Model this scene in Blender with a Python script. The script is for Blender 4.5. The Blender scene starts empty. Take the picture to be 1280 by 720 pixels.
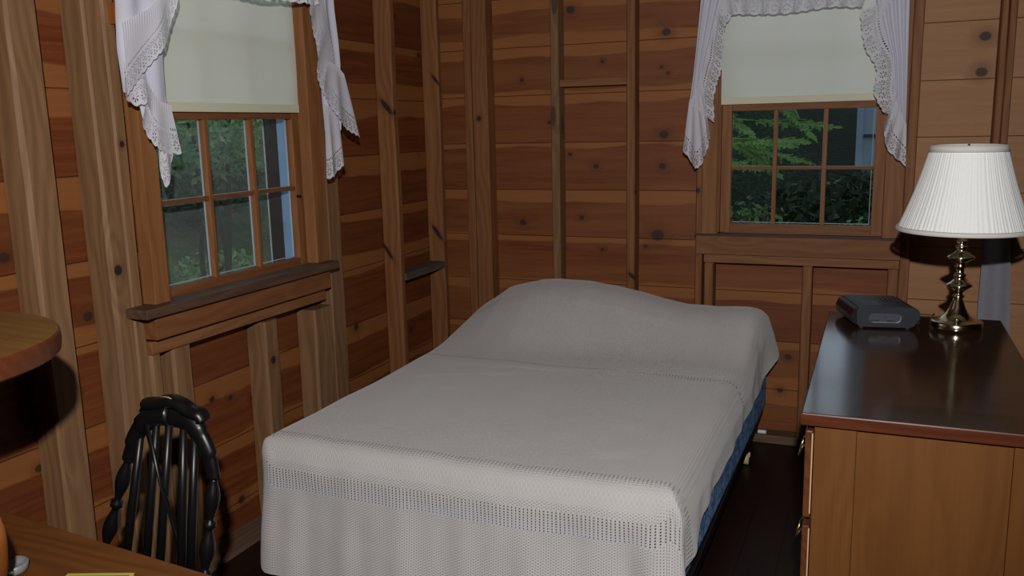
import bpy, bmesh, math, random
from mathutils import Vector, Matrix, noise
random.seed(7)
C = bpy.context.scene.collection
D = bpy.data
PI = math.pi
def lerp(a, b, t): return a + (b - a) * t
def sstep(a, b, x):
    t = max(0, min(1, (x - a) / (b - a))); return t * t * (3 - 2 * t)
def interp(pts, x):
    if x <= pts[0][0]: return pts[0][1]
    for (a, fa), (b, fb) in zip(pts, pts[1:]):
        if x <= b: return fa + (fb - fa) * (x - a) / (b - a)
    return pts[-1][1]

# ------------------------------------------------------------------ materials
class NT:
    def __init__(s, name):
        s.m = D.materials.new(name); s.m.use_nodes = True
        s.t = s.m.node_tree; s.t.nodes.clear()
        s.out = s.t.nodes.new('ShaderNodeOutputMaterial')
    def n(s, typ, **kw):
        nd = s.t.nodes.new('ShaderNode' + typ)
        for k, v in kw.items(): setattr(nd, k, v)
        return nd
    def set(s, sock, v):
        if hasattr(v, 'is_linked') or isinstance(v, bpy.types.NodeSocket): s.t.links.new(v, sock)
        else:
            if isinstance(v, (tuple, list)) and len(v) == 3 and sock.type == 'RGBA': v = (*v, 1)
            sock.default_value = v
    def math(s, op, a, b=0.0, c=0.0):
        nd = s.n('Math', operation=op); s.set(nd.inputs[0], a); s.set(nd.inputs[1], b); s.set(nd.inputs[2], c); return nd.outputs[0]
    def mix(s, f, a, b, mode='MIX'):
        nd = s.n('Mix', data_type='RGBA', blend_type=mode); s.set(nd.inputs[0], f); s.set(nd.inputs[6], a); s.set(nd.inputs[7], b); return nd.outputs[2]
    def ss(s, v, a, b):
        nd = s.n('MapRange', interpolation_type='SMOOTHSTEP'); s.set(nd.inputs[0], v); s.set(nd.inputs[1], a); s.set(nd.inputs[2], b); return nd.outputs[0]
    def comb(s, x, y, z):
        nd = s.n('CombineXYZ'); s.set(nd.inputs[0], x); s.set(nd.inputs[1], y); s.set(nd.inputs[2], z); return nd.outputs[0]
    def noise(s, vec, scale=1.0, detail=4.0, rough=.55, dist=0.0):
        nd = s.n('TexNoise'); s.set(nd.inputs['Vector'], vec); s.set(nd.inputs['Scale'], scale); s.set(nd.inputs['Detail'], detail)
        s.set(nd.inputs['Roughness'], rough); s.set(nd.inputs['Distortion'], dist); return nd.outputs[0]
    def vor(s, vec, scale=1.0, rnd=1.0):
        nd = s.n('TexVoronoi'); s.set(nd.inputs['Vector'], vec); s.set(nd.inputs['Scale'], scale); s.set(nd.inputs['Randomness'], rnd); return nd
    def white(s, v):
        nd = s.n('TexWhiteNoise', noise_dimensions='1D'); s.set(nd.inputs['W'], v); return nd.outputs[0]
    def xyz(s, uv=False):
        tc = s.n('TexCoord'); sp = s.n('SeparateXYZ'); s.t.links.new(tc.outputs['UV' if uv else 'Object'], sp.inputs[0]); return sp.outputs
    def bsdf(s, color, rough=.5, metal=0.0, spec=.5, bump=None, bstr=.3, bdist=.002, **kw):
        b = s.n('BsdfPrincipled'); s.set(b.inputs['Base Color'], color); s.set(b.inputs['Roughness'], rough); s.set(b.inputs['Metallic'], metal)
        s.set(b.inputs['Specular IOR Level'], spec)
        for k, v in kw.items(): s.set(b.inputs[k], v)
        if bump is not None:
            bp = s.n('Bump'); s.set(bp.inputs['Height'], bump); bp.inputs['Strength'].default_value = bstr; bp.inputs['Distance'].default_value = bdist
            s.t.links.new(bp.outputs[0], b.inputs['Normal'])
        return b.outputs[0]
    def done(s, sh): s.t.links.new(sh, s.out.inputs[0]); return s.m

def simple(name, col, rough=.5, metal=0.0, spec=.5, nz=0.0, nscale=30.0):
    t = NT(name)
    if nz:
        o = t.n('TexCoord').outputs['Object']; f = t.noise(o, nscale, 3)
        c = t.mix(f, tuple(max(0, c * (1 - nz)) for c in col), tuple(c * (1 + nz) for c in col))
    else: c = col
    return t.done(t.bsdf(c, rough, metal, spec))

def board_wall(name, axis, seams0, pitch, bright=1.0, seed=0.0, tanx=None, soft=0.0, knots=()):
    """horizontal pine boards: red heartwood, pale sapwood bands on edges, knots"""
    t = NT(name); o = t.xyz(); a = o[axis]; z = o[2]
    wob = t.noise(t.comb(t.math('MULTIPLY', a, 1.3), seed, t.math('MULTIPLY', z, .8)), 1, 2)
    v = t.math('DIVIDE', t.math('SUBTRACT', z, seams0), pitch)
    idn = t.math('FLOOR', v); fr = t.math('FRACT', v)
    r1 = t.white(t.math('ADD', idn, 3.7 + seed)); r2 = t.white(t.math('ADD', idn, 17.1 + seed)); r3 = t.white(t.math('ADD', idn, 41.9 + seed))
    w2 = t.noise(t.comb(t.math('MULTIPLY', a, 1.7), idn, seed), 1, 2)
    frw = t.math('ADD', fr, t.math('MULTIPLY', t.math('SUBTRACT', w2, .5), .35))
    top = t.math('ADD', .60, t.math('MULTIPLY', r1, .32))
    sapA = t.ss(t.math('SUBTRACT', frw, top), 0, .035)
    bot = t.math('SUBTRACT', t.math('MULTIPLY', r2, .42), .12)
    sapB = t.ss(t.math('SUBTRACT', bot, frw), 0, .035)
    sap = t.math('MAXIMUM', sapA, sapB)
    # knots
    kv = t.vor(t.comb(t.math('DIVIDE', t.math('ADD', a, t.math('MULTIPLY', r3, 5)), .27), t.math('DIVIDE', z, .21), seed), 1)
    kd = kv.outputs['Distance']; ks = t.n('SeparateColor'); t.t.links.new(kv.outputs['Color'], ks.inputs[0])
    has = t.ss(ks.outputs[0], .22, .26)
    kr = t.math('ADD', .022, t.math('MULTIPLY', ks.outputs[1], .05))
    rel = t.math('DIVIDE', kd, kr)
    knot = t.math('MULTIPLY', has, t.math('SUBTRACT', 1, t.ss(rel, .75, 1.15)))
    halo = t.math('MULTIPLY', has, t.math('SUBTRACT', 1, t.ss(rel, 1.0, 3.2)))
    for (kx, kz, ks_) in knots:
        dx = t.math('DIVIDE', t.math('SUBTRACT', a, kx), ks_*.00385); dz = t.math('DIVIDE', t.math('SUBTRACT', z, kz), ks_*.0032)
        rr = t.math('SQRT', t.math('ADD', t.math('MULTIPLY', dx, dx), t.math('MULTIPLY', dz, dz)))
        rr = t.math('ADD', rr, t.math('MULTIPLY', t.math('SUBTRACT', wob, .5), .8))
        knot = t.math('MAXIMUM', knot, t.math('SUBTRACT', 1, t.ss(rr, .7, 1.15))); halo = t.math('MAXIMUM', halo, t.math('SUBTRACT', 1, t.ss(rr, 1.0, 3.6)))
    # grain
    gz = t.math('ADD', t.math('MULTIPLY', z, 55), t.math('MULTIPLY', halo, 3.5))
    g = t.noise(t.comb(t.math('MULTIPLY', a, 2.2), gz, t.math('MULTIPLY', idn, 9.3)), 1, 5, .6, .4)
    g2 = t.noise(t.comb(t.math('MULTIPLY', a, .9), t.math('MULTIPLY', z, 11), t.math('ADD', idn, seed)), 1, 3, .5, .8)
    b = bright
    heart = t.mix(t.ss(g, .3, .75), (.100*b, .020*b, .0035*b), (.175*b, .045*b, .0085*b))
    heart = t.mix(t.math('MULTIPLY', t.ss(g2, .35, .75), .45), heart, (.20*b, .064*b, .017*b))
    heart = t.mix(t.math('MULTIPLY', r3, .35), heart, (.075*b, .017*b, .004*b))
    sapc = t.mix(g, (.215*b, .074*b, .018*b), (.28*b, .108*b, .030*b))
    c = t.mix(t.math('MULTIPLY', sap, .8), heart, sapc)
    if soft: c = t.mix(t.math('MULTIPLY', t.ss(g2, .2, .8), soft), c, (.19*b, .068*b, .017*b))
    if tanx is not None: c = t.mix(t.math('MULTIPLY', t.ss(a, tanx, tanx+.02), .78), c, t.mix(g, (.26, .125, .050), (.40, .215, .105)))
    c = t.mix(t.math('MULTIPLY', halo, .35), c, (.06*b, .016*b, .005*b))
    c = t.mix(t.math('MULTIPLY', knot, .92), c, (.026, .012, .006))
    seam = t.math('MAXIMUM', t.math('SUBTRACT', 1, t.ss(fr, .0, .014)), t.ss(fr, .990, 1.0))
    c = t.mix(t.math('MULTIPLY', seam, .85), c, (.02, .008, .003))
    h = t.math('SUBTRACT', t.math('MULTIPLY', g, .15), t.math('MULTIPLY', seam, 2.0))
    return t.done(t.bsdf(c, .62, spec=.3, bump=h, bstr=.5, bdist=.003))

def lumber(name, axis, dark, light, knots=True, scale=1.0, rough=.65, gain=.57, spec=.3):
    """grain running along one world axis, with rings and occasional knots; random per object"""
    t = NT(name); tc = t.n('TexCoord'); oi = t.n('ObjectInfo')
    sp = t.n('SeparateXYZ'); t.t.links.new(tc.outputs['Object'], sp.inputs[0]); o = list(sp.outputs)
    L = o[axis]; P = [o[i] for i in range(3) if i != axis]
    rnd = t.math('MULTIPLY', oi.outputs['Random'], 37.0)
    q = t.math('ADD', P[0], t.math('MULTIPLY', P[1], .8))
    kv = t.vor(t.comb(t.math('DIVIDE', L, .55), t.math('DIVIDE', P[0], .14), t.math('ADD', rnd, t.math('DIVIDE', P[1], .14))), 1)
    kd = kv.outputs['Distance']
    halo = t.math('SUBTRACT', 1, t.ss(kd, .05, .32))
    wv = t.noise(t.comb(t.math('MULTIPLY', L, 1.4), t.math('MULTIPLY', P[0], 5), t.math('ADD', rnd, t.math('MULTIPLY', P[1], 5))), 1, 2)
    ring = t.n('TexWave', wave_type='BANDS', bands_direction='X')
    t.set(ring.inputs['Vector'], t.comb(t.math('ADD', t.math('ADD', t.math('MULTIPLY', q, 26*scale), t.math('MULTIPLY', wv, 5.0)), t.math('ADD', t.math('MULTIPLY', halo, 1.2), rnd)), 0, 0))
    ring.inputs['Scale'].default_value = .35; ring.inputs['Distortion'].default_value = 0
    fine = t.noise(t.comb(t.math('MULTIPLY', L, 4), t.math('MULTIPLY', P[0], 260*scale), t.math('ADD', rnd, t.math('MULTIPLY', P[1], 260*scale))), 1, 4, .6)
    broad = t.noise(t.comb(t.math('MULTIPLY', L, .9), t.math('MULTIPLY', P[0], 14), t.math('ADD', rnd, t.math('MULTIPLY', P[1], 14))), 1, 3)
    f = t.math('ADD', t.math('MULTIPLY', ring.outputs[0], .16), t.math('ADD', t.math('MULTIPLY', fine, .42), t.math('MULTIPLY', broad, .42)))
    c = t.mix(t.ss(f, .25, .75), tuple(x*gain for x in dark), tuple(x*gain for x in light))
    c = t.mix(t.math('MULTIPLY', t.math('SUBTRACT', oi.outputs['Random'], .5), .35), c, tuple(x * .55 for x in dark))
    if knots:
        ks = t.n('SeparateColor'); t.t.links.new(kv.outputs['Color'], ks.inputs[0])
        k = t.math('MULTIPLY', t.ss(ks.outputs[0], .4, .45), t.math('SUBTRACT', 1, t.ss(kd, .09, .14)))
        c = t.mix(t.math('MULTIPLY', k, .85), c, (.022, .011, .007))
        c = t.mix(t.math('MULTIPLY', t.math('MULTIPLY', halo, t.ss(ks.outputs[0], .4, .45)), .35), c, tuple(x * .5 for x in dark))
    X, Y, Z_ = o
    for (kx, ky, kz, ks_, sl) in SK if axis == 2 and knots else ():
        dx = t.math('SUBTRACT', X, kx); dy = t.math('SUBTRACT', Y, ky)
        dz = t.math('ADD', t.math('SUBTRACT', Z_, kz), t.math('MULTIPLY', t.math('ADD', dx, dy), sl))
        rr = t.math('SQRT', t.math('ADD', t.math('ADD', t.math('MULTIPLY', dx, dx), t.math('MULTIPLY', dy, dy)), t.math('MULTIPLY', t.math('MULTIPLY', dz, dz), 3 if sl else .8)))
        rr = t.math('DIVIDE', rr, ks_)
        c = t.mix(t.math('MULTIPLY', t.math('SUBTRACT', 1, t.ss(rr, .9, 2.6)), .4), c, tuple(x*.35 for x in dark))
        c = t.mix(t.math('SUBTRACT', 1, t.ss(rr, .7, 1.1)), c, (.020, .010, .006))
    return t.done(t.bsdf(c, rough, spec=spec, bump=f, bstr=(.25 if rough > .45 else .03), bdist=.0015))

def cotton(name, col, holes=True, pat=.05, vmin=None):
    t = NT(name); uv = t.xyz(uv=True); u, v = uv[0], uv[1]
    weave = t.noise(t.comb(t.math('MULTIPLY', u, 900), t.math('MULTIPLY', v, 900), 0), 1, 2)
    b = t.bsdf(col, .9, spec=.1, bump=weave, bstr=.15, bdist=.0005)
    tr = t.n('BsdfTranslucent'); t.set(tr.inputs[0], col)
    m = t.n('MixShader'); m.inputs[0].default_value = .3
    t.t.links.new(b, m.inputs[1]); t.t.links.new(tr.outputs[0], m.inputs[2]); sh = m.outputs[0]
    if holes:
        # v = distance (m) from the scalloped edge; flowers of eight slots near it, little dots further in
        def flower(uu, vv, cell, r0, r1, k):
            fu = t.math('SUBTRACT', t.math('FRACT', t.math('DIVIDE', uu, cell)), .5)
            fv = t.math('SUBTRACT', t.math('DIVIDE', vv, cell), .5)
            r = t.math('SQRT', t.math('ADD', t.math('MULTIPLY', fu, fu), t.math('MULTIPLY', fv, fv)))
            th = t.math('ARCTAN2', fv, fu)
            cs = t.math('COSINE', t.math('MULTIPLY', th, k))
            return t.math('MULTIPLY', t.math('MULTIPLY', t.math('GREATER_THAN', r, r0), t.math('LESS_THAN', r, r1)), t.math('GREATER_THAN', cs, .25))
        h = flower(u, t.math('SUBTRACT', v, .004), .044, .14, .37, 8)
        h2 = t.math('MAXIMUM', flower(t.math('ADD', u, .022), t.math('SUBTRACT', v, .040), .022, .14, .40, 5), flower(u, t.math('SUBTRACT', v, .064), .016, .0, .26, 0))
        hh = t.math('MAXIMUM', h, h2)
        tp = t.n('BsdfTransparent'); mm = t.n('MixShader'); t.set(mm.inputs[0], hh)
        t.t.links.new(sh, mm.inputs[1]); t.t.links.new(tp.outputs[0], mm.inputs[2]); sh = mm.outputs[0]
    return t.done(sh)

SK = ((-1.877, 4.085, 1.543, .013, 0), (-.772, 4.085, 1.189, .011, 0), (-1.07, 4.10, 1.179, .011, 0), (-1.085, 4.085, .773, .022, .6), (-2.105, 3.568, 1.60, .034, 1.0), (-2.135, 3.568, .93, .030, 1.3), (-2.07, 3.58, 1.575, .010, 0),
      (-2.085, 4.022, 1.74, .022, 1.0), (-2.105, 4.022, .965, .032, 1.2), (-2.07, 2.592, .656, .015, 0), (-2.07, 1.911, 1.107, .016, 0), (-2.07, 1.975, 1.474, .010, 0))
M = {}
M['wall_l'] = board_wall('pine_boards_left', 1, .135, .25, .88, 0.0, knots=((1.866,.97,5),(2.445,.544,4),(4.0,1.86,5),(1.621,1.184,5),(2.459,.14,5),(3.272,1.321,4),(3.3,.62,5),(3.8,.5,4)))
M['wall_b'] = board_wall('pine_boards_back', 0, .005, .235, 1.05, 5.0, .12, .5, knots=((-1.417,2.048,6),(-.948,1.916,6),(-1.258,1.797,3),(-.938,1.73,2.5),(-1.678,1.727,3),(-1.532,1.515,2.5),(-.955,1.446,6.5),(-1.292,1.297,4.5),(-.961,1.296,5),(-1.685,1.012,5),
    (-1.369,1.042,4),(-.982,.964,8),(-1.261,.884,3),(-1.041,.907,3),(.373,1.82,6),(.368,1.677,6),(-.355,.404,5),(-.386,.237,4)))
M['wall_b2'] = board_wall('pine_boards_other', 0, .005, .235, .9, 9.0)
M['stud'] = lumber('stud_pine', 2, (.215, .105, .044), (.37, .195, .088))
M['stud_o'] = lumber('stud_pine_warm', 2, (.23, .080, .024), (.38, .155, .052))
M['rail_x'] = lumber('rail_pine_x', 0, (.24, .085, .026), (.38, .165, .060))
M['rail_y'] = lumber('rail_pine_y', 1, (.24, .085, .026), (.38, .165, .060))
M['cas'] = lumber('casing_pine', 2, (.26, .092, .026), (.38, .160, .055), knots=False)
M['cas_x'] = lumber('casing_pine_x', 0, (.22, .075, .022), (.34, .135, .045), knots=False)
M['cas_y'] = lumber('casing_pine_y', 1, (.20, .066, .020), (.32, .120, .040), knots=False)
M['sill_y'] = lumber('sill_weathered_y', 1, (.10, .050, .028), (.19, .100, .060), knots=False)
M['sill_x'] = lumber('sill_weathered_x', 0, (.12, .050, .022), (.22, .095, .042), knots=False)
M['dusty_y'] = lumber('dusty_block', 1, (.10, .085, .07), (.21, .18, .15), knots=False)
M['plate_x'] = lumber('plate_x', 0, (.13, .075, .045), (.22, .13, .08))
M['plate_y'] = lumber('plate_y', 1, (.13, .075, .045), (.22, .13, .08))
M['dr_side'] = lumber('dresser_maple', 2, (.165, .060, .014), (.21, .080, .020), knots=False, scale=.6, gain=.66, rough=.38, spec=.4)
M['dr_red'] = lumber('dresser_edge', 0, (.10, .024, .010), (.17, .045, .018), knots=False, rough=.3)
M['dr_top'] = lumber('dresser_top', 0, (.022, .011, .007), (.042, .020, .011), knots=False, scale=.7, rough=.14, spec=.34, gain=1.0)
M['desk'] = lumber('desk_wood', 0, (.13, .042, .009), (.23, .080, .018), knots=False, rough=.4)
M['disc'] = lumber('stand_top_wood', 0, (.20, .095, .022), (.30, .150, .042), knots=False, rough=.42)
M['disc_e'] = lumber('stand_edge_wood', 0, (.11, .028, .010), (.17, .045, .016), knots=False, rough=.35)
M['leg_o'] = lumber('stand_leg_wood', 2, (.30, .085, .015), (.42, .14, .03), knots=False, rough=.35)
M['worn'] = simple('worn_light_wood', (.50, .30, .18), .6)
M['black'] = simple('black_lacquer', (.004, .0035, .0035), .34, spec=.25)
M['scuff'] = simple('bare_wood_scratch', (.30, .17, .08), .7)
M['brass'] = simple('polished_brass', (.62, .56, .38), .15, 1.0)
M['brass_d'] = simple('aged_brass', (.42, .33, .15), .28, 1.0)
M['radio'] = simple('charcoal_plastic', (.012, .014, .021), .5, spec=.3, nz=.1, nscale=200)
M['radio_d'] = simple('smoked_display', (.006, .003, .003), .35, spec=.2)
M['radio_l'] = simple('grey_blue_plastic', (.035, .040, .055), .4)
M['rubber'] = simple('black_rubber', (.008, .008, .008), .5)
M['white_p'] = simple('white_plastic', (.6, .62, .66), .4)
M['steel'] = simple('dark_rail_steel', (.015, .013, .012), .45, .6)
M['caster'] = simple('cream_caster', (.45, .40, .22), .4)
M['blue_paint'] = simple('blue_paint', (.16, .27, .42), .7, nz=.25, nscale=12)
M['dk_brown'] = simple('dark_brown_paint_and_gap_shade', (.022, .014, .011), .6)
M['putty'] = simple('white_putty', (.36, .38, .40), .7)
M['sheet'] = simple('white_sheet', (.62, .60, .57), .9)
M['trunk'] = simple('bark', (.03, .022, .016), .9, nz=.5, nscale=18)
M['cream_trim'] = simple('cream_trim', (.62, .60, .55), .8)
M['ceil'] = simple('ceiling_boards', (.10, .045, .018), .7, nz=.3, nscale=4)
M['house'] = simple('pale_blue_siding', (.15, .20, .24), .8, nz=.05, nscale=3)
M['house_d'] = simple('dark_siding', (.02, .025, .03), .8)
M['yellow'] = simple('yellow_cover', (.36, .30, .05), .4)
M['white_c'] = simple('white_card', (.6, .6, .62), .4)
M['indigo'] = simple('indigo_print', (.012, .011, .03), .3)
M['grey_m'] = simple('pewter', (.30, .31, .32), .35, .5)
def floor_mat():
    t = NT('dark_floor_planks'); o = t.xyz()
    v = t.math('DIVIDE', o[0], .13); idn = t.math('FLOOR', v); fr = t.math('FRACT', v)
    g = t.noise(t.comb(t.math('MULTIPLY', o[0], 60), t.math('MULTIPLY', o[1], 2), idn), 1, 4)
    c = t.mix(g, (.006, .002, .0015), (.016, .006, .004))
    c = t.mix(t.math('MULTIPLY', t.white(idn), .4), c, (.018, .007, .004))
    s = t.math('LESS_THAN', fr, .03); c = t.mix(s, c, (.003, .002, .002))
    return t.done(t.bsdf(c, .45, spec=.25, bump=t.math('SUBTRACT', 0, s), bstr=.4))
M['floor'] = floor_mat()
def tick_mat():
    t = NT('blue_floral_ticking'); o = t.n('TexCoord').outputs['Object']
    f = t.noise(o, 28, 4, .6, 1.5); v = t.vor(o, 22).outputs['Distance']
    c = t.mix(t.ss(f, .42, .6), (.06, .17, .42), (.26, .46, .75))
    c = t.mix(t.math('LESS_THAN', v, .22), c, (.42, .48, .55))
    return t.done(t.bsdf(c, .75, spec=.3))
M['tick'] = tick_mat()
def shade_mat(nm, tl, c0, c1):
    t = NT(nm); o = t.n('TexCoord').outputs['Object']
    f = t.noise(o, 500, 2); mp = t.n('Mapping'); t.t.links.new(o, mp.inputs[0]); mp.inputs[3].default_value = (1, 1, 6)
    f2 = t.noise(mp.outputs[0], 3, 3)
    c = t.mix(f2, c0, c1)
    b = t.bsdf(c, .8, spec=.15, bump=f, bstr=.15, bdist=.0005); tr = t.n('BsdfTranslucent'); t.set(tr.inputs[0], (.95, .93, .80, 1))
    m = t.n('MixShader'); m.inputs[0].default_value = tl; t.t.links.new(b, m.inputs[1]); t.t.links.new(tr.outputs[0], m.inputs[2])
    return t.done(m.outputs[0])
M['shade'] = shade_mat('cream_roller_shade', .35, (.62, .65, .58), (.68, .71, .64))
M['shade_w'] = shade_mat('cream_translucent_shade', .55, (.84, .84, .70), (.88, .88, .75))
def lampshade_mat():
    t = NT('pleated_lampshade_linen'); o = t.n('TexCoord').outputs['Object']
    f = t.noise(o, 60, 3); c = t.mix(f, (.90, .91, .89), (.97, .98, .97))
    b = t.bsdf(c, .85, spec=.1); tr = t.n('BsdfTranslucent'); t.set(tr.inputs[0], (.8, .78, .7, 1))
    m = t.n('MixShader'); m.inputs[0].default_value = .08; t.t.links.new(b, m.inputs[1]); t.t.links.new(tr.outputs[0], m.inputs[2])
    return t.done(m.outputs[0])
M['lshade'] = lampshade_mat()
def knit_mat():
    t = NT('openwork_knit_cotton'); uv = t.xyz(uv=True); u, v = uv[0], uv[1]
    vw = t.math('ADD', v, t.math('MULTIPLY', t.noise(t.comb(t.math('MULTIPLY', u, 2.5), t.math('MULTIPLY', v, 2.5), 0), 1, 2), .03))
    openb = 0.0
    for lo, hi in ((2.122, 2.190), (2.262, 2.300), (3.33, 3.36), (3.75, 3.80)):
        openb = t.math('ADD', openb, t.math('MULTIPLY', t.math('GREATER_THAN', vw, lo), t.math('LESS_THAN', vw, hi)))
    fu = t.math('FRACT', t.math('DIVIDE', u, .0125)); fv = t.math('FRACT', t.math('DIVIDE', v, .0085))
    du = t.math('ABSOLUTE', t.math('SUBTRACT', fu, .5)); dv = t.math('ABSOLUTE', t.math('SUBTRACT', fv, .5))
    hole = t.math('MULTIPLY', t.math('LESS_THAN', du, .16), t.math('LESS_THAN', dv, .24))
    fu2 = t.math('FRACT', t.math('DIVIDE', u, .0075)); fv2 = t.math('FRACT', t.math('ADD', t.math('DIVIDE', v, .0085), t.math('MULTIPLY', t.math('FLOOR', t.math('DIVIDE', u, .0075)), .5)))
    hs = t.math('MULTIPLY', t.math('LESS_THAN', t.math('ABSOLUTE', t.math('SUBTRACT', fu2, .5)), .17), t.math('LESS_THAN', t.math('ABSOLUTE', t.math('SUBTRACT', fv2, .5)), .20))
    hm = t.math('ADD', t.math('MULTIPLY', hole, openb), t.math('MULTIPLY', t.math('MULTIPLY', hs, t.math('SUBTRACT', 1, openb)), t.math('ADD', .22, t.math('MULTIPLY', t.math('LESS_THAN', v, 2.20), .45))))
    rib = t.math('ADD', t.math('SINE', t.math('MULTIPLY', u, 2*PI/.0075)), t.math('MULTIPLY', t.math('SINE', t.math('MULTIPLY', v, 2*PI/.0085)), .5))
    soft = t.noise(t.comb(u, v, 0), 6, 3)
    c = t.mix(soft, (.42, .40, .385), (.50, .475, .46))
    h = t.math('SUBTRACT', t.math('MULTIPLY', rib, .5), t.math('MULTIPLY', hole, openb))
    b = t.bsdf(c, .95, spec=.08, bump=h, bstr=.42, bdist=.0015, **{'Sheen Weight': .3, 'Sheen Roughness': .5})
    tp = t.n('BsdfTransparent'); mm = t.n('MixShader'); t.set(mm.inputs[0], hm); t.t.links.new(b, mm.inputs[1]); t.t.links.new(tp.outputs[0], mm.inputs[2])
    return t.done(mm.outputs[0])
M['knit'] = knit_mat()
M['cot'] = cotton('white_cotton', (.66, .66, .76), holes=False)
M['eyelet'] = cotton('white_eyelet_cotton', (.66, .65, .70), holes=True)
M['cloth'] = simple('grey_cotton_cloth', (.19, .185, .215), .9, nz=.12, nscale=90)
def glass_mat():
    t = NT('window_glass'); tp = t.n('BsdfTransparent'); t.set(tp.inputs[0], (.93, .95, .95, 1)); g = t.n('BsdfGlossy'); g.inputs['Roughness'].default_value = .03
    lw = t.n('LayerWeight'); m = t.n('MixShader'); t.set(m.inputs[0], t.math('ADD', .03, t.math('MULTIPLY', t.math('POWER', lw.outputs['Facing'], 5.0), .8)))
    t.t.links.new(tp.outputs[0], m.inputs[1]); t.t.links.new(g.outputs[0], m.inputs[2]); return t.done(m.outputs[0])
M['glass'] = glass_mat()
def leaf_mat(name, a, b, tl=.35):
    t = NT(name); oi = t.n('NewGeometry'); o = t.n('TexCoord').outputs['Object']
    f = t.noise(o, 9, 3); c = t.mix(t.math('ADD', t.math('MULTIPLY', oi.outputs['Random Per Island'], .6), t.math('MULTIPLY', f, .4)), a, b)
    s = t.bsdf(c, .5, spec=.3); tr = t.n('BsdfTranslucent'); t.set(tr.inputs[0], c)
    m = t.n('MixShader'); m.inputs[0].default_value = tl; t.t.links.new(s, m.inputs[1]); t.t.links.new(tr.outputs[0], m.inputs[2]); return t.done(m.outputs[0])
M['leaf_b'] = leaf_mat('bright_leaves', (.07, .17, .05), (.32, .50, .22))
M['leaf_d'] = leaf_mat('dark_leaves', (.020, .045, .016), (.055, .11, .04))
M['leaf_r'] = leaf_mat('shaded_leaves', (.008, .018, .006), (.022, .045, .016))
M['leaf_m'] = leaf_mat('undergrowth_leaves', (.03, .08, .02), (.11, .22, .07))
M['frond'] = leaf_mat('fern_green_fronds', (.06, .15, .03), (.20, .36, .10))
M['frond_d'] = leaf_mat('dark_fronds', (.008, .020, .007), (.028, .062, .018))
def ground_mat():
    t = NT('leaf_litter_and_grass'); o = t.n('TexCoord').outputs['Object']
    f = t.noise(o, 1.2, 5, .65); f2 = t.noise(o, 14, 5, .7); v = t.vor(o, 30).outputs['Distance']
    c = t.mix(t.ss(f, .4, .6), (.035, .075, .025), (.13, .11, .055))
    c = t.mix(t.ss(f2, .45, .7), c, (.09, .17, .05)); c = t.mix(t.math('MULTIPLY', v, .5), c, (.008, .014, .006))
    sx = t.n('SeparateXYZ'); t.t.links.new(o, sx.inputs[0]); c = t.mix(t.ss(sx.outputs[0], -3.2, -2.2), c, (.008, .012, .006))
    return t.done(t.bsdf(c, .95, spec=.1, bump=f2, bstr=1, bdist=.05))
M['ground'] = ground_mat()

def screen_mat():
    t = NT('insect_screen'); d = t.n('BsdfDiffuse'); t.set(d.inputs[0], (.30, .33, .34, 1)); tp = t.n('BsdfTransparent'); m = t.n('MixShader'); m.inputs[0].default_value = .16
    t.t.links.new(tp.outputs[0], m.inputs[1]); t.t.links.new(d.outputs[0], m.inputs[2]); return t.done(m.outputs[0])
M['screen'] = screen_mat()
# ------------------------------------------------------------------ mesh helpers
def bm_box(bm, x0, x1, y0, y1, z0, z1, bev=0.0, mat=0):
    b = bmesh.new(); bmesh.ops.create_cube(b, size=1)
    for v in b.verts: v.co = Vector(((x0+x1)/2 + v.co.x*(x1-x0), (y0+y1)/2 + v.co.y*(y1-y0), (z0+z1)/2 + v.co.z*(z1-z0)))
    if bev: bmesh.ops.bevel(b, geom=list(b.edges), offset=bev, segments=2, affect='EDGES', profile=.6)
    me = D.meshes.new('t'); b.to_mesh(me); b.free(); n0 = len(bm.faces); bm.from_mesh(me); D.meshes.remove(me)
    if mat:
        bm.faces.ensure_lookup_table()
        for f in bm.faces[n0:]: f.material_index = mat
def obj(name, bm, mats, parent=None, smooth=False):
    me = D.meshes.new(name); bmesh.ops.recalc_face_normals(bm, faces=bm.faces); bm.to_mesh(me); bm.free()
    for m in (mats if isinstance(mats, (list, tuple)) else [mats]): me.materials.append(m)
    if smooth:
        for p in me.polygons: p.use_smooth = True
    o = D.objects.new(name, me); C.objects.link(o)
    if parent:
        o.parent = parent; o.matrix_parent_inverse = Matrix.LocRotScale(parent.location, parent.rotation_euler, None).inverted()
    return o
def box(name, dims, mat, parent=None, bev=.002):
    bm = bmesh.new(); bm_box(bm, *dims, bev); return obj(name, bm, mat, parent)
def tag(o, label, cat, group=None, kind=None):
    o['label'] = label; o['category'] = cat
    if group: o['group'] = group
    if kind: o['kind'] = kind
    return o
def empty(name, loc, label, cat, group=None, kind=None):
    o = D.objects.new(name, None); C.objects.link(o); o.location = loc; o.empty_display_size = .1
    return tag(o, label, cat, group, kind)
def lathe(bm, prof, cx, cy, z0=0, seg=40, close=True, axis=None, wave=None):
    """prof = [(r, z)]; axis (p, dir) optional to spin about any line"""
    rings = []
    for r, z in prof:
        ring = []
        for i in range(seg):
            a = 2*PI*i/seg; rr = r * (1 + (wave(a) if wave else 0))
            ring.append(bm.verts.new((cx + rr*math.cos(a), cy + rr*math.sin(a), z0 + z)))
        rings.append(ring)
    for a, b in zip(rings, rings[1:]):
        for i in range(seg): bm.faces.new((a[i], a[(i+1) % seg], b[(i+1) % seg], b[i]))
    if close:
        if prof[0][0] > 1e-5: bm.faces.new(rings[0][::-1])
        if prof[-1][0] > 1e-5: bm.faces.new(rings[-1])
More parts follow.
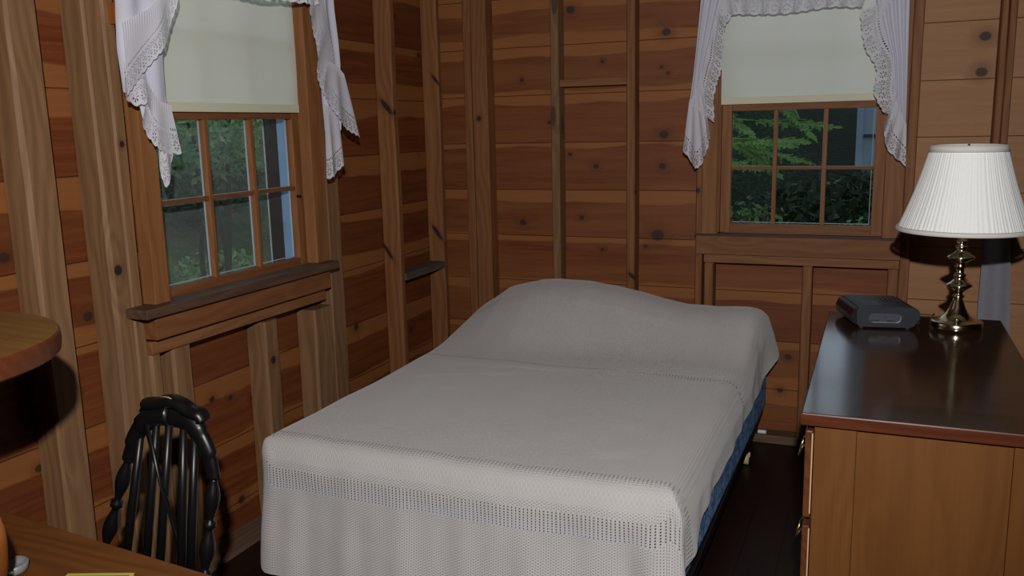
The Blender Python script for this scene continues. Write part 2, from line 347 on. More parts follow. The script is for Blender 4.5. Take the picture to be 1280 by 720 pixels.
def tube(bm, pts, rad, seg=10, cap=True, flat=1.0, flatdir=Vector((0, 0, 1))):
    pts = [Vector(p) for p in pts]; rings = []; n = len(pts)
    for i, p in enumerate(pts):
        t = (pts[min(i+1, n-1)] - pts[max(i-1, 0)]).normalized()
        up = flatdir if abs(t.dot(flatdir)) < .98 else Vector((0, 1, 0))
        a = t.cross(up).normalized(); b = a.cross(t).normalized()
        r = rad[i] if isinstance(rad, (list, tuple)) else rad
        rings.append([bm.verts.new(p + a*math.cos(2*PI*k/seg)*r + b*math.sin(2*PI*k/seg)*r*flat) for k in range(seg)])
    for a, b in zip(rings, rings[1:]):
        for k in range(seg): bm.faces.new((a[k], a[(k+1) % seg], b[(k+1) % seg], b[k]))
    if cap: bm.faces.new(rings[0][::-1]); bm.faces.new(rings[-1])
def smooth_path(pts, n=8):
    pts = [Vector(p) for p in pts]; out = []
    for i in range(len(pts)-1):
        p0 = pts[max(i-1, 0)]; p1 = pts[i]; p2 = pts[i+1]; p3 = pts[min(i+2, len(pts)-1)]
        for k in range(n):
            t = k/n; out.append(.5*((2*p1) + (p2-p0)*t + (2*p0-5*p1+4*p2-p3)*t*t + (3*p1-p0-3*p2+p3)*t**3))
    out.append(pts[-1]); return out
def resample(pts, n):
    pts = [Vector(p) for p in pts]; L = [0]
    for a, b in zip(pts, pts[1:]): L.append(L[-1] + (b-a).length)
    out = []; j = 0
    for i in range(n):
        s = L[-1]*i/(n-1)
        while j < len(L)-2 and L[j+1] < s: j += 1
        d = L[j+1]-L[j]; out.append(pts[j].lerp(pts[j+1], (s-L[j])/d if d > 0 else 0))
    return out

# ------------------------------------------------------------------ room shell
XL, YB, DEP = -2.07, 4.085, .09          # front planes of the studs; sheathing .09 behind
XW, YW = XL-DEP, YB+DEP
XR, YF, ZC = 1.9, -1.3, 2.5
def holed_wall(name, axis, plane, a0, a1, z0, z1, hole, th, mat, label):
    bm = bmesh.new(); ha0, ha1, hz0, hz1 = hole
    for (u0, u1, w0, w1) in ((a0, ha0, z0, z1), (ha1, a1, z0, z1), (ha0, ha1, z0, hz0), (ha0, ha1, hz1, z1)):
        if axis == 1: bm_box(bm, plane-th, plane, u0, u1, w0, w1)
        else: bm_box(bm, u0, u1, plane, plane+th, w0, w1)
    bmesh.ops.remove_doubles(bm, verts=bm.verts, dist=1e-5)
    return tag(obj(name, bm, mat), label, 'wall', kind='structure')
HL = (2.105, 2.885, .965, 2.15); HB = (-.685, .045, .985, 2.15)
holed_wall('wall_left', 1, XW, YF-.03, YW+.03, 0, ZC, HL, .03, M['wall_l'], 'left wall of wide horizontal reddish pine boards behind open studs')
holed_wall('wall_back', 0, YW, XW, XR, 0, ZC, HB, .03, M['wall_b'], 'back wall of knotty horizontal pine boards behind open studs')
tag(box('wall_right', (XR, XR+.03, YF-.03, YW+.03, 0, ZC), M['wall_b2']), 'right pine board wall outside the picture', 'wall', kind='structure')
tag(box('wall_front', (XW, XR, YF-.03, YF, 0, ZC), M['wall_b2']), 'pine board wall behind the viewer', 'wall', kind='structure')
tag(box('floor', (XW-.03, XR+.03, YF-.03, YW+.03, -.05, 0), M['floor'], bev=0), 'very dark brown plank floor', 'floor', kind='structure')
tag(box('ceiling', (XW-.03, XR+.03, YF-.03, YW+.03, ZC, ZC+.04), M['ceil'], bev=0), 'brown board ceiling above the studs', 'ceiling', kind='structure')
TN = [0]
def trim(dims, mat, label, bev=.003, wane=None):
    TN[0] += 1
    bm = bmesh.new(); x0, x1, y0, y1, z0, z1 = dims
    if z1-z0 > .6:      # sawn stud with slightly uneven arrises
        n = 26; rings = []; sd = TN[0]*3.1
        for i in range(n+1):
            z = lerp(z0, z1, i/n); j = lambda k: (noise.noise(Vector((sd+k*7, z*2.2, 0)))*.0035)
            b = .004
            w = .010*max(0, noise.noise(Vector((sd, z*1.3, 5))))+.003
            ring = [(x0+b, y0), (x1-b-w if wane else x1-b, y0), (x1, y0+b+w if wane else y0+b), (x1, y1-b), (x1-b, y1), (x0+b, y1), (x0, y1-b), (x0, y0+b)]
            rings.append([bm.verts.new((px+(j(0) if px > (x0+x1)/2 else 0), py+(j(1) if py < (y0+y1)/2 else j(2)*.5), z)) for px, py in ring])
        for a, b_ in zip(rings, rings[1:]):
            for k in range(8): bm.faces.new((a[k], a[(k+1) % 8], b_[(k+1) % 8], b_[k]))
        bm.faces.new(rings[0][::-1]); bm.faces.new(rings[-1])
    else: bm_box(bm, *dims, bev)
    return tag(obj('trim_%d' % TN[0], bm, mat), label, 'stud', kind='structure')
E_ = .001
S, SO = M['stud'], M['stud_o']
def ls(y0, y1, z0, z1, mat, label): return trim((XW+E_, XL, y0, y1, z0, z1), mat, label, wane=True)
def bs(x0, x1, z0, z1, mat, label): return trim((x0, x1, YB, YW-E_, z0, z1), mat, label)
P0 = .041
ls(.86, .93, P0, ZC-.05, S, 'pale stud nearest the viewer on the left wall')
ls(1.25, 1.33, P0, ZC-.05, S, 'pale stud at the far left edge, left of the first wide stud')
ls(1.646, 1.737, P0, ZC-.05, S, 'wide pale vertical stud left of the chair, far left of the picture')
ls(1.885, 1.949, P0, ZC-.05, S, 'pale stud with a knot, second left of the left window')
ls(1.951, 1.9958, P0, ZC-.05, S, 'pinkish trimmer stud touching the left window casing')
ls(2.000, 2.045, P0, .822, S, 'short stud under the left end of the left window rail')
ls(2.095, 2.176, P0, .822, S, 'short stud behind the chair below the left window')
ls(2.555, 2.632, P0, .808, S, 'short knotty stud under the middle of the left window')
ls(2.865, 2.990, P0, .790, S, 'wide short stud under the right end of the left window')
ls(2.992, 3.090, P0, ZC-.05, S, 'pale stud on the right side of the left window')
ls(3.568, 3.612, P0, ZC-.05, SO, 'warm stud with bark edge, right of the left window')
ls(4.022, 4.062, P0, ZC-.05, SO, 'warm narrow stud nearest the room corner on the left wall')
bs(-1.957, -1.915, P0, ZC-.05, SO, 'left half of the doubled corner stud')
bs(-1.912, -1.828, P0, ZC-.05, SO, 'right half of the doubled corner stud with a round dark knot')
bs(-1.492, -1.451, P0, ZC-.05, S, 'narrow stud on the back wall left of the small block')
bs(-1.114, -1.074, P0, ZC-.05, SO, 'narrow stud on the back wall above the pillow dip')
bs(-.781, -.752, P0, ZC-.05, SO, 'thin stud on the left side of the right window')
bs(-.738, -.697, P0, .853, SO, 'short stud under the left end of the right window')
bs(-.298, -.256, P0, .853, SO, 'short stud under the middle of the right window')
bs(.055, .097, P0, .853, SO, 'short stud under the right end of the right window')
bs(.099, .139, P0, ZC-.05, SO, 'stud on the right side of the right window')
bs(.418, .443, P0, ZC-.05, SO, 'thin brown stud behind the lamp, left one of the pair')
bs(.446, .472, P0, ZC-.05, SO, 'thin brown stud behind the lamp, right one of the pair')
bs(.86, .90, P0, ZC-.05, SO, 'stud on the back wall outside the picture on the right')
bs(1.3, 1.34, P0, ZC-.05, SO, 'last stud on the back wall outside the picture')
trim((XW+E_, XL, YF, YW, 0, .04), M['plate_y'], 'dusty floor plate along the left wall')
trim((XL+E_, XR, YB, YW-E_, 0, .04), M['plate_x'], 'dusty floor plate along the back wall')
trim((XW+E_, XL, YF, YW, ZC-.05, ZC), M['plate_y'], 'top plate of the left wall')
trim((XL+E_, XR, YB, YW-E_, ZC-.05, ZC), M['plate_x'], 'top plate of the back wall')
trim((-1.45, -1.115, YB+.012, YW-E_, 1.682, 1.716), M['rail_x'], 'small horizontal block between two back wall studs')
trim((XW+E_, XL+.004, 3.613, 4.021, .785, .818), M['dusty_y'], 'dusty horizontal block between two left wall studs')
trim((XW+E_, XL+.012, 2.000, 2.935, .824, .866), M['rail_y'], 'knotty framing rail below the left window sill')
trim((-.740, .098, YB-.006, YW-E_, .855, .893), M['rail_x'], 'framing rail below the right window sill')
trim((-.775, .10, YB-.022, YB-.001, .896, .982), M['cas_x'], 'flat apron board under the right window')

trim((XL+.0005, XL+.03, 1.972, 1.992, 1.815, 1.875), M['leg_o'], 'small reddish wood block beside the top of the left curtain')
# ------------------------------------------------------------------ windows
def build_window(n, pt, along, depth, spec):
    """pt(a, d, z): a along wall, d depth outward (0 = stud front, + outside)"""
    w = empty('window_%d' % n, pt((spec['g0']+spec['g1'])/2, 0, spec['z0']), spec['label'], 'window', kind='structure')
    def bx(bm, a0, a1, d0, d1, z0, z1, bev=.002):
        p = pt(a0, d0, z0); q = pt(a1, d1, z1)
        bm_box(bm, min(p[0], q[0]), max(p[0], q[0]), min(p[1], q[1]), max(p[1], q[1]), z0, z1, bev)
    def part(name, boxes, mat, parent=w, **k):
        bm = bmesh.new()
        for b in boxes: bx(bm, *b)
        return obj(name, bm, mat, parent)
    g0, g1, z0, zt = spec['g0'], spec['g1'], spec['z0'], spec['z1']
    mv, mh = M['cas'], M['cas_x'] if along == 0 else M['cas_y']
    for (a0, a1, d0) in spec['casing']: part('casing', [(a0, a1, d0, .0, spec['sz'], 2.18)], mv)
    part('head_casing', [(spec['casing'][0][0], spec['casing'][1][1], spec['casing'][0][2], 0, 2.181, 2.26)], mh)
    j0, j1 = g0-.045, g1+.045
    part('jamb', [(j0-.012, j0, spec.get('jd', 0)+.0005, spec.get('je', .125), z0-.04, 2.16)], mv)
    part('jamb', [(j1, j1+.012, spec.get('jd', 0)+.0005, spec.get('je', .125), z0-.04, 2.16)], mv)
    def sash(nm, d, zz0, zz1, zm, rail_b):
        s = part(nm, [(j0+.001, g0, d, d+.03, zz0-rail_b, zz1+.03), (g1, j1-.001, d, d+.03, zz0-rail_b, zz1+.03)], mv)
        part('rail', [(g0, g1, d, d+.03, zz0-rail_b, zz0)], mh, s); part('rail', [(g0, g1, d, d+.03, zz1, zz1+.03)], mh, s)
        mw = .0085 if rail_b > .031 else .015
        for m in spec['munt']: part('muntin', [(m-mw, m+mw, d+.002, d+.028, zz0, zz1)], mv, s)
        part('muntin', [(g0, g1, d+.004, d+.026, zm-.007, zm+.007)], mh, s)
        ed = [g0] + spec['munt'] + [g1]
        for a, b in zip(ed, ed[1:]):
            for c0, c1 in ((zz0, zm), (zm, zz1)):
                part('glass_pane', [(a+.006, b-.006, d+.019, d+.022, c0+.004, c1-.004, 0)], M['glass'], s)
                # putty beads outside
                part('putty_bead', [(b-.0105, b-.008, d+.0225, d+.029, c0+.004, c1-.004, 0), (a+.008, b-.0105, d+.0225, d+.029, c0+.005, c0+.0075, 0)], M['putty'], s)
        return s
    sash('lower_sash', spec['gd']-.02, z0, zt, spec['zm'], spec['rb'])
    sash('upper_sash', spec['gd']+.014, zt+.035, 2.10, (zt+.035+2.10)/2, .03)
    return w, part, bx
pl = lambda a, d, z: (XL-d, a, z)
pb = lambda a, d, z: (a, YB+d, z)
w1, part1, _ = build_window(1, pl, 1, 0, dict(g0=2.112, g1=2.815, z0=1.013, z1=1.546, zm=1.285, munt=[2.347, 2.581], gd=.03, rb=.045, sz=.988, jd=-.035, je=.050,
    casing=[(1.996, 2.058, -.05), (2.842, 2.925, -.05)], label='left window with three by two lower panes of orange pine'))
part1('sill', [(1.922, 2.937, -.085, .0, .957, .987, .004)], M['sill_y'])
part1('sloped_sill', [(2.058, 2.87, .0, .15, .94, .966, .002)], M['sill_y'])
part1('apron', [(1.988, 2.922, -.05, .0, .878, .956, .002)], M['cas_y'])
part1('stop_bead', [(2.842, 2.8595, -.0495, -.002, .988, 2.17, 0)], M['cas']) if False else None
part1('insect_screen', [(2.08, 2.853, .178, .1785, .97, 2.14, 0)], M['screen'])
part1('outer_jamb', [(2.860, 2.884, .0745, .118, .968, 2.15, .0)], M['blue_paint'])
part1('storm_track', [(2.857, 2.884, .1185, .176, .968, 2.15, .0)], M['dk_brown'])
part1('storm_edge', [(2.854, 2.884, .1765, .182, .968, 2.15, .0)], M['putty'])
w2, part2, _ = build_window(2, pb, 0, 0, dict(g0=-.627, g1=-.024, z0=1.037, z1=1.545, zm=1.290, munt=[-.436, -.226], gd=.03, rb=.04, sz=.99,
    casing=[(-.751, -.684, -.018), (.022, .098, -.018)], label='right window with three by two lower panes above the bed head'))
part2('sill', [(-.781, .10, -.024, .0, .983, .989, .001)], M['dk_brown'])  # thin strip coloured dark to stand for the shadow gap below the casing
part2('sloped_sill', [(-.68, .04, .0, .14, .955, .970, .002)], M['sill_x'])
part2('stop', [(-.684, -.678, -.008, .006, .99, 2.18, .001)], M['cas'])

# sash lock on the right stile of the left window
bm = bmesh.new(); tube(bm, [(-2.068, 2.80, 1.255), (-2.05, 2.80, 1.255)], .004); tube(bm, [(-2.056, 2.785, 1.256), (-2.056, 2.808, 1.256)], .003)
obj('latch_pin', bm, M['steel'], w1)

# roller shades
def shade(dir_, a0, a1, zb, d, label):
    pt = pl if dir_ == 'l' else pb
    c = pt((a0+a1)/2, d, zb); r = empty('roller_shade', c, label, 'shade')
    bm = bmesh.new(); n = 24; m = 30; vs = []
    for i in range(n+1):
        row = []
        for k in range(m+1):
            a = lerp(a0, a1, i/n); z = lerp(zb, 2.14, k/m)
            row.append(bm.verts.new(pt(a, d + .0025*noise.noise(Vector((a*4, z*5, d))), z)))
        vs.append(row)
    for i in range(n):
        for k in range(m): bm.faces.new((vs[i][k], vs[i+1][k], vs[i+1][k+1], vs[i][k+1]))
    obj('shade_cloth', bm, M['shade_w' if dir_ == 'l' else 'shade'], r, True)
    bm = bmesh.new(); p = pt(a0, d-.004, 0); q = pt(a1, d+.004, 0)
    bm_box(bm, min(p[0], q[0]), max(p[0], q[0]), min(p[1], q[1]), max(p[1], q[1]), zb-.004, zb+.026, .0035)
    obj('hem_slat', bm, M['shade_hem'], r)
    bm = bmesh.new(); tube(bm, [pt(a0, d+.012, 2.155), pt(a1, d+.012, 2.155)], .016, 16); obj('roller', bm, M['shade'], r, True)
M['shade_hem'] = simple('shade_hem', (.52, .50, .37), .8)
shade('l', 2.092, 2.839, 1.573, -.008, 'translucent cream roller shade half down over the left window')
shade('r', -.674, -.017, 1.578, -.006, 'cream roller shade half down over the right window')

# ------------------------------------------------------------------ curtains
def fabric_patch(name, rows, mat, parent, uvs=None):
    """rows: list of vertex rows; uvs same shape"""
    bm = bmesh.new(); uvl = bm.loops.layers.uv.new('UVMap'); V = [[bm.verts.new(p) for p in r] for r in rows]; U = {}
    for i, r in enumerate(V):
        for k, v in enumerate(r): U[v] = uvs[i][k] if uvs else (k*.01, i*.01)
    for i in range(len(V)-1):
        for k in range(len(V[0])-1):
            f = bm.faces.new((V[i][k], V[i+1][k], V[i+1][k+1], V[i][k+1]))
            for l in f.loops: l[uvl].uv = U[l.vert]
    me = D.meshes.new(name); bm.to_mesh(me); bm.free(); me.materials.append(mat)
    for p in me.polygons: p.use_smooth = True
    o = D.objects.new(name, me); C.objects.link(o); o.parent = parent; o.matrix_parent_inverse = Matrix.Translation(-parent.location)
    return o
def panel(pt, outer, inner, d, parent, folds=5, amp=.008, seed=0):
    n, m = 40, 36; A = resample([(a, z, 0) for a, z in outer], n); B = resample([(a, z, 0) for a, z in inner], n); rows = []
    for i in range(n):
        row = []
        for k in range(m):
            t = k/(m-1); p = A[i].lerp(B[i], t)
            dd = d + amp*math.sin(t*folds*2*PI + seed + noise.noise(Vector((p.y*2, seed, 0)))*2)*(1-.5*i/n) + .01*noise.noise(Vector((p.x*7, p.y*4, seed)))
            row.append(pt(p.x, dd, p.y))
        rows.append(row)
    return fabric_patch('panel', rows, M['cot'], parent)
def ruffle(pt, seam, edge, d, parent, waves=14, amp=.016, seed=0, scal=.044, lift=0):
    n = 420; m = 14
    A = resample([tuple(p) for p in smooth_path([(a, z, 0) for a, z in seam])], n); B = resample([tuple(p) for p in smooth_path([(a, z, 0) for a, z in edge])], n)
    LB = sum((B[i+1]-B[i]).length for i in range(n-1)); rows = []; uvs = []
    for i in range(n):
        s = i/(n-1); row = []; ur = []; ln = s*LB
        ph = s*waves*2*PI + 1.6*noise.noise(Vector((s*waves*.45, seed, 0))) + seed
        T = (B[min(i+1, n-1)]-B[max(i-1, 0)]).normalized(); W = (B[i]-A[i]).length
        cloth = ln*1.7
        sc = .006*abs(math.sin(PI*cloth/scal))
        for k in range(m):
            t = k/(m-1); tt = t*(1 + (sc-.004)/max(W, .02)*t)
            p = A[i].lerp(B[i], tt); e = t**.8
            p = p + T*(amp*.8*math.cos(ph*1.0)*e)
            dd = d - .003 - e*(.010+lift) - amp*e*math.sin(ph) + .0005*math.sin(cloth*300)*max(0, 1-t*3)
            row.append(pt(p.x, dd, p.y)); ur.append((cloth, (1-t)*W))
        rows.append(row); uvs.append(ur)
    return fabric_patch('ruffle', rows, M['eyelet'], parent, uvs)
def swag(pt, loc, label):
    return empty('curtain', loc, label, 'curtain', 'white eyelet ruffled curtains at the windows')
# right window, left swag
d = -.085
c = swag(pb, pb(-.75, d, 2.2), 'white eyelet ruffled curtain hanging left of the right window')
panel(pb, [(-.752, 2.32), (-.758, 2.024), (-.784, 1.719), (-.805, 1.55)], [(-.60, 2.32), (-.672, 1.979), (-.728, 1.769), (-.752, 1.56)], d, c, 3, .007, 1)
ruffle(pb, [(-.655, 2.06), (-.690, 1.95), (-.735, 1.769), (-.749, 1.70), (-.796, 1.58)], [(-.590, 1.985), (-.648, 1.90), (-.660, 1.731), (-.690, 1.62), (-.688, 1.50)], d, c, 5, .010, 1)
ruffle(pb, [(-.800, 1.60), (-.775, 1.61), (-.742, 1.655)], [(-.818, 1.365), (-.752, 1.300), (-.700, 1.44)], d, c, 3, .014, 2.4)
c2 = swag(pb, pb(0, d, 2.2), 'white eyelet ruffled curtain hanging right of the right window')
panel(pb, [(-.12, 2.32), (-.028, 1.892), (.018, 1.748), (.036, 1.588), (.06, 1.50)], [(.075, 2.32), (.078, 1.963), (.086, 1.65), (.090, 1.473)], d, c2, 4, .008, 3)
ruffle(pb, [(.02, 1.98), (-.020, 1.892), (.023, 1.748), (.041, 1.588), (.070, 1.50)], [(-.106, 1.925), (-.082, 1.79), (-.034, 1.70), (-.036, 1.60), (.004, 1.52)], d, c2, 5, .010, 4)
ruffle(pb, [(.041, 1.60), (.065, 1.53), (.092, 1.475)], [(.006, 1.47), (.024, 1.375), (.094, 1.305)], d, c2, 3, .013, 5.4)
# valance of right window
v = empty('valance', pb(-.35, d, 2.2), 'gathered white eyelet valance across the top of the right window', 'valance')
panel(pb, [(-.68, 2.32), (-.68, 2.05)], [(-.03, 2.32), (-.03, 2.05)], d-.004, v, 9, .008, 2)
ruffle(pb, [(-.67, 2.055), (-.37, 2.05), (-.06, 2.05)], [(-.668, 1.957), (-.50, 1.945), (-.374, 1.943), (-.22, 1.955), (-.09, 1.945)], d-.004, v, 9, .011, 3)
# left window
d = -.11
c3 = swag(pl, pl(1.95, d, 2.2), 'white eyelet ruffled curtain hanging left of the left window')
panel(pl, [(1.92, 2.3), (1.912, 1.867), (1.897, 1.738), (1.90, 1.62)], [(2.12, 2.3), (2.068, 1.86), (2.055, 1.70), (2.058, 1.56)], d+.004, c3, 2, .006, 1)
panel(pl, [(1.925, 1.68), (1.955, 1.60), (1.975, 1.50)], [(2.045, 1.76), (2.055, 1.65), (2.066, 1.52)], d+.008, c3, 1.5, .005, 2)
ruffle(pl, [(2.12, 2.02), (2.030, 1.875), (1.965, 1.835), (1.905, 1.805)], [(2.115, 1.90), (2.068, 1.785), (1.985, 1.695), (1.885, 1.610)], d-.006, c3, 2, .006, 1.0)
ruffle(pl, [(1.90, 1.70), (1.93, 1.68), (1.97, 1.66), (2.0, 1.62)], [(1.885, 1.60), (1.925, 1.582), (1.96, 1.585), (1.985, 1.55)], d-.002, c3, 1.5, .006, 1.5)
ruffle(pl, [(1.985, 1.64), (2.02, 1.60), (2.064, 1.585)], [(1.940, 1.53), (1.992, 1.455), (2.078, 1.440)], d, c3, 1.5, .005, 3.0)
ruffle(pl, [(2.01, 1.56), (2.03, 1.54), (2.06, 1.54)], [(2.000, 1.42), (2.012, 1.345), (2.06, 1.44)], d+.006, c3, 1.2, .006, 4.0)
c4 = swag(pl, pl(2.95, d, 2.2), 'white eyelet ruffled curtain hanging right of the left window')
panel(pl, [(2.80, 2.3), (2.83, 1.95), (2.86, 1.75), (2.86, 1.60), (2.87, 1.50)], [(2.96, 2.3), (2.975, 1.95), (2.993, 1.74), (2.99, 1.60), (2.97, 1.50)], d+.008, c4, 2.5, .007, 1)
ruffle(pl, [(2.86, 2.10), (2.90, 1.95), (2.935, 1.80), (2.945, 1.69)], [(2.775, 1.93), (2.815, 1.83), (2.818, 1.70), (2.845, 1.62)], d, c4, 2, .006, 1)
ruffle(pl, [(2.875, 1.76), (2.935, 1.745), (2.985, 1.715)], [(2.822, 1.655), (2.925, 1.535), (3.052, 1.470)], d-.012, c4, 2, .006, 2)
ruffle(pl, [(2.862, 1.60), (2.90, 1.59), (2.95, 1.58)], [(2.842, 1.315), (2.905, 1.335), (2.958, 1.372)], d+.004, c4, 1.5, .006, 5)
v2 = empty('valance', pl(2.4, d, 2.2), 'gathered white eyelet valance across the top of the left window', 'valance')
panel(pl, [(2.10, 2.3), (2.10, 2.04)], [(2.85, 2.3), (2.85, 2.04)], d+.004, v2, 9, .008, 2)
ruffle(pl, [(2.10, 2.05), (2.4, 2.05), (2.86, 2.05)], [(2.10, 1.962), (2.33, 1.945), (2.50, 1.938), (2.65, 1.950), (2.84, 1.956)], d, v2, 12, .010, 3)
for nm, p, q, lb in (('curtain_rod', pb(-.82, -.085, 2.325), pb(.14, -.085, 2.325), 'thin white rod above the right window carrying the curtains'),
                     ('curtain_rod', pl(1.86, -.11, 2.305), pl(3.06, -.11, 2.305), 'thin white rod above the left window carrying the curtains')):
    bm = bmesh.new(); tube(bm, [p, q], .008)
    for e in (p, q):
        dv = Vector((-(e[0]-XL), 0, 0)) if nm and abs(p[0]-q[0]) < .01 else Vector((0, YB-e[1], 0))
        tube(bm, [e, tuple(Vector(e)+dv)], .006)
    tag(obj(nm, bm, M['cream_trim'], None, True), lb, 'curtain rod')

# ------------------------------------------------------------------ bed
xl, xr, yf, yh = -1.865, -.452, 2.215, 4.06
crest = [(-1.93, .505), (-1.86, .545), (-1.794, .628), (-1.661, .718), (-1.50, .758), (-1.408, .765), (-1.245, .757), (-1.049, .728), (-.90, .690), (-.784, .668), (-.65, .668), (-.515, .675), (-.45, .668), (-.376, .63)]
def ztop(x, y):
    base = .512
    c = interp(crest, x)
    yc0 = interp([(-1.87, 3.36), (-1.5, 3.36), (-1.1, 3.48), (-.8, 3.55), (-.45, 3.52)], x)
    t = sstep(yc0-.06, 3.93, y); bump = (c-base)*(t**1.15)
    bump *= 1 - .18*sstep(3.97, 4.06, y)
    z = base + bump
    # between-pillow hollow and general unevenness
    z += .007*noise.noise(Vector((x*1.6, y*1.6, 2)))
    z += .0035*noise.noise(Vector((x*9+y*3, y*2.5, 4)))*(1 if y < 3.5 else 1.6)
    # shallow wrinkles running across near the pillows
    z += .006*math.exp(-((y-3.22-.10*(x+1.3))/.03)**2)*math.exp(-((x+1.22)/.26)**2)
    z += .007*math.exp(-((y-3.30-.15*(x+1.0))/.022)**2)*math.exp(-((x+.85)/.28)**2)
    z += .005*math.exp(-((y-2.75+.3*(x+.9))/.03)**2)*math.exp(-((x+.75)/.12)**2)
    z += .006*math.exp(-((y-3.08-.45*(x+1.45))/.025)**2)*math.exp(-((x+1.45)/.22)**2) + .005*math.exp(-((y-2.42-.25*(x+.75))/.02)**2)*math.exp(-((x+.72)/.10)**2)
    z += .004*math.exp(-(((x+1.55)*.7+(y-2.8)*.2)/.03)**2)*math.exp(-((y-2.8)/.3)**2)
    return z
def blanket_mesh(name, off, mat, parent=None, skirt=True):
    nx, ny = 150, 190; r = .065; bm = bmesh.new(); uvl = bm.loops.layers.uv.new('UVMap'); UV = {}
    cr = .07   # corner radius in plan
    x0, x1, y0, y1 = xl-off*0, xr, yf, yh
    def plan(u, v_):
        x = lerp(x0, x1, u); y = lerp(y0, y1, v_)
        x += -.03*sstep(3.7, 4.05, y)*(1 if u < .5 else -1)*abs(2*u-1)**4       # pillows push the cloth outward
        # slight rotation of the near end
        for cx, sx in ((x0, 1), (x1, -1)):
            for cy, sy in ((y0, 1), (y1, -1)):
                ax, ay = (x-cx)*sx, (y-cy)*sy
                if 0 <= ax < cr and 0 <= ay < cr:
                    m = max(cr-ax, cr-ay); h = math.hypot(cr-ax, cr-ay)
                    if h > 0: k = m/h; x = cx+sx*(cr-(cr-ax)*k); y = cy+sy*(cr-(cr-ay)*k)
        return x, y
    grid = []
    for i in range(nx+1):
        u = i/nx; u = .5-.5*math.cos(PI*u)*(1) if False else u
        row = []
        for k in range(ny+1):
            v_ = k/ny; x, y = plan(u, v_)
            dE = min(x-x0+.03*sstep(3.7, 4.05, y), x1+.03*sstep(3.7, 4.05, y)-x, y-y0, max(y1-y, .0)+.03); dE = max(dE, 0)
            z = ztop(x, y)
            if dE < r: z -= r*(1-math.sqrt(max(0, 1-((r-dE)/r)**2)))*.9
            vv = bm.verts.new((x, y, z-off)); row.append(vv); UV[vv] = (x, y)
        grid.append(row)
    for i in range(nx):
        for k in range(ny):
            f = bm.faces.new((grid[i][k], grid[i+1][k], grid[i+1][k+1], grid[i][k+1]))
    if skirt:
        per = [grid[0][k] for k in range(ny, -1, -1)] + [grid[i][0] for i in range(1, nx+1)] + [grid[nx][k] for k in range(1, ny+1)]
        n = len(per); P = [v.co.copy() for v in per]
        K = 46; prev = per; arc = 0
        nrm = []
        for j in range(n):
            t = P[min(j+2, n-1)]-P[max(j-2, 0)]; t.z = 0; t.normalize(); nrm.append(Vector((t.y, -t.x, 0)))
        # smooth the normals so corners sweep round
        for _ in range(3): nrm = [(nrm[max(j-1, 0)]+nrm[j]+nrm[min(j+1, n-1)]).normalized() for j in range(n)]
        # hem drop for each perimeter point
        cols = []; s = 0
        for j in range(n):
            if j: s += (P[j]-P[j-1]).length
            p = P[j]; side = nrm[j]
            foot = sstep(.3, .95, -side.y)
            if side.x > .3 or (p.x > xr-.02):
                hem_side = interp([(2.2, .285), (2.32, .305), (2.5, .338), (3.1, .335), (3.6, .34), (3.82, .345), (3.95, .43), (4.05, .47)], p.y)
            else: hem_side = .22
            hem_foot = interp([(-1.9, .05), (-.66, .05), (-.56, .13), (-.50, .22), (-.44, .285)], p.x)
            hem = lerp(hem_side, hem_foot, foot)
            # folds
            fold = 0
            if foot > .5:
                e = min(1, abs(p.x-xl)/.2)
                fold = .006*math.sin((p.x)*13+1) + .004*math.sin(p.x*29+2) + .002*math.sin(p.x*61)
                fold += .022*math.exp(-((p.x+.53)/.035)**2) - .016*math.exp(-((p.x+.60)/.03)**2)
            else: fold = .006*math.sin(p.y*11) + .004*math.sin(p.y*27+1)
            if side.x > .3:
                fold += .055*sstep(3.85, 4.03, p.y)      # corner lifting off at the head end
                fold += .018*math.exp(-((p.y-2.30)/.05)**2)
            cols.append((p, side, hem, fold, s, foot))
        rows = [per]
        for k in range(1, K+1):
            t = k/K; row = []
            for j, (p, nn, hem, fold, s_, foot) in enumerate(cols):
                drop = (p.z-hem)*t
                fl = .012*math.sin(min(1, drop/.05)*PI/2) + fold*sstep(0, .25, drop) + (.02+.02*foot)*sstep(.08, .5, drop)
                fl += .003*noise.noise(Vector((s_*10, drop*8, 3)))
                q = p + nn*fl; q.z = p.z-drop
                vv = bm.verts.new(q); row.append(vv)
                UV[vv] = (lerp(p.x + (1 if nn.x > 0 else -1)*drop, p.x, foot), lerp(p.y, p.y-drop, foot))
            rows.append(row)
        for a, b in zip(rows, rows[1:]):
            for j in range(n-1): bm.faces.new((a[j], a[j+1], b[j+1], b[j]))
    for f in bm.faces:
        for l in f.loops: l[uvl].uv = UV[l.vert]
    bmesh.ops.recalc_face_normals(bm, faces=bm.faces)
    me = D.meshes.new(name); bm.to_mesh(me); bm.free(); me.materials.append(mat)
    for p in me.polygons: p.use_smooth = True
    o = D.objects.new(name, me); C.objects.link(o)
    if parent: o.parent = parent; o.matrix_parent_inverse = Matrix.Translation(-parent.location)
    return o
bk = blanket_mesh('blanket', 0, M['knit'])
tag(bk, 'off-white openwork knitted blanket spread over the bed and pillows', 'blanket')
bed = empty('bed', (-1.16, 3.1, 0), 'double bed with blue box spring in the room corner under the knitted blanket', 'bed')
blanket_mesh('fitted_sheet', .009, M['sheet'], bed, skirt=False)
def prism(name, pts, z0, z1, mat, parent, bev=.02, seg=3):
    bm = bmesh.new(); a = [bm.verts.new((x, y, z0)) for x, y in pts]; b = [bm.verts.new((x, y, z1)) for x, y in pts]; n = len(pts)
    bm.faces.new(a[::-1]); bm.faces.new(b)
    for i in range(n): bm.faces.new((a[i], a[(i+1) % n], b[(i+1) % n], b[i]))
    if bev: bmesh.ops.bevel(bm, geom=list(bm.edges), offset=bev, segments=seg, affect='EDGES', profile=.5)
    return obj(name, bm, mat, parent, False)
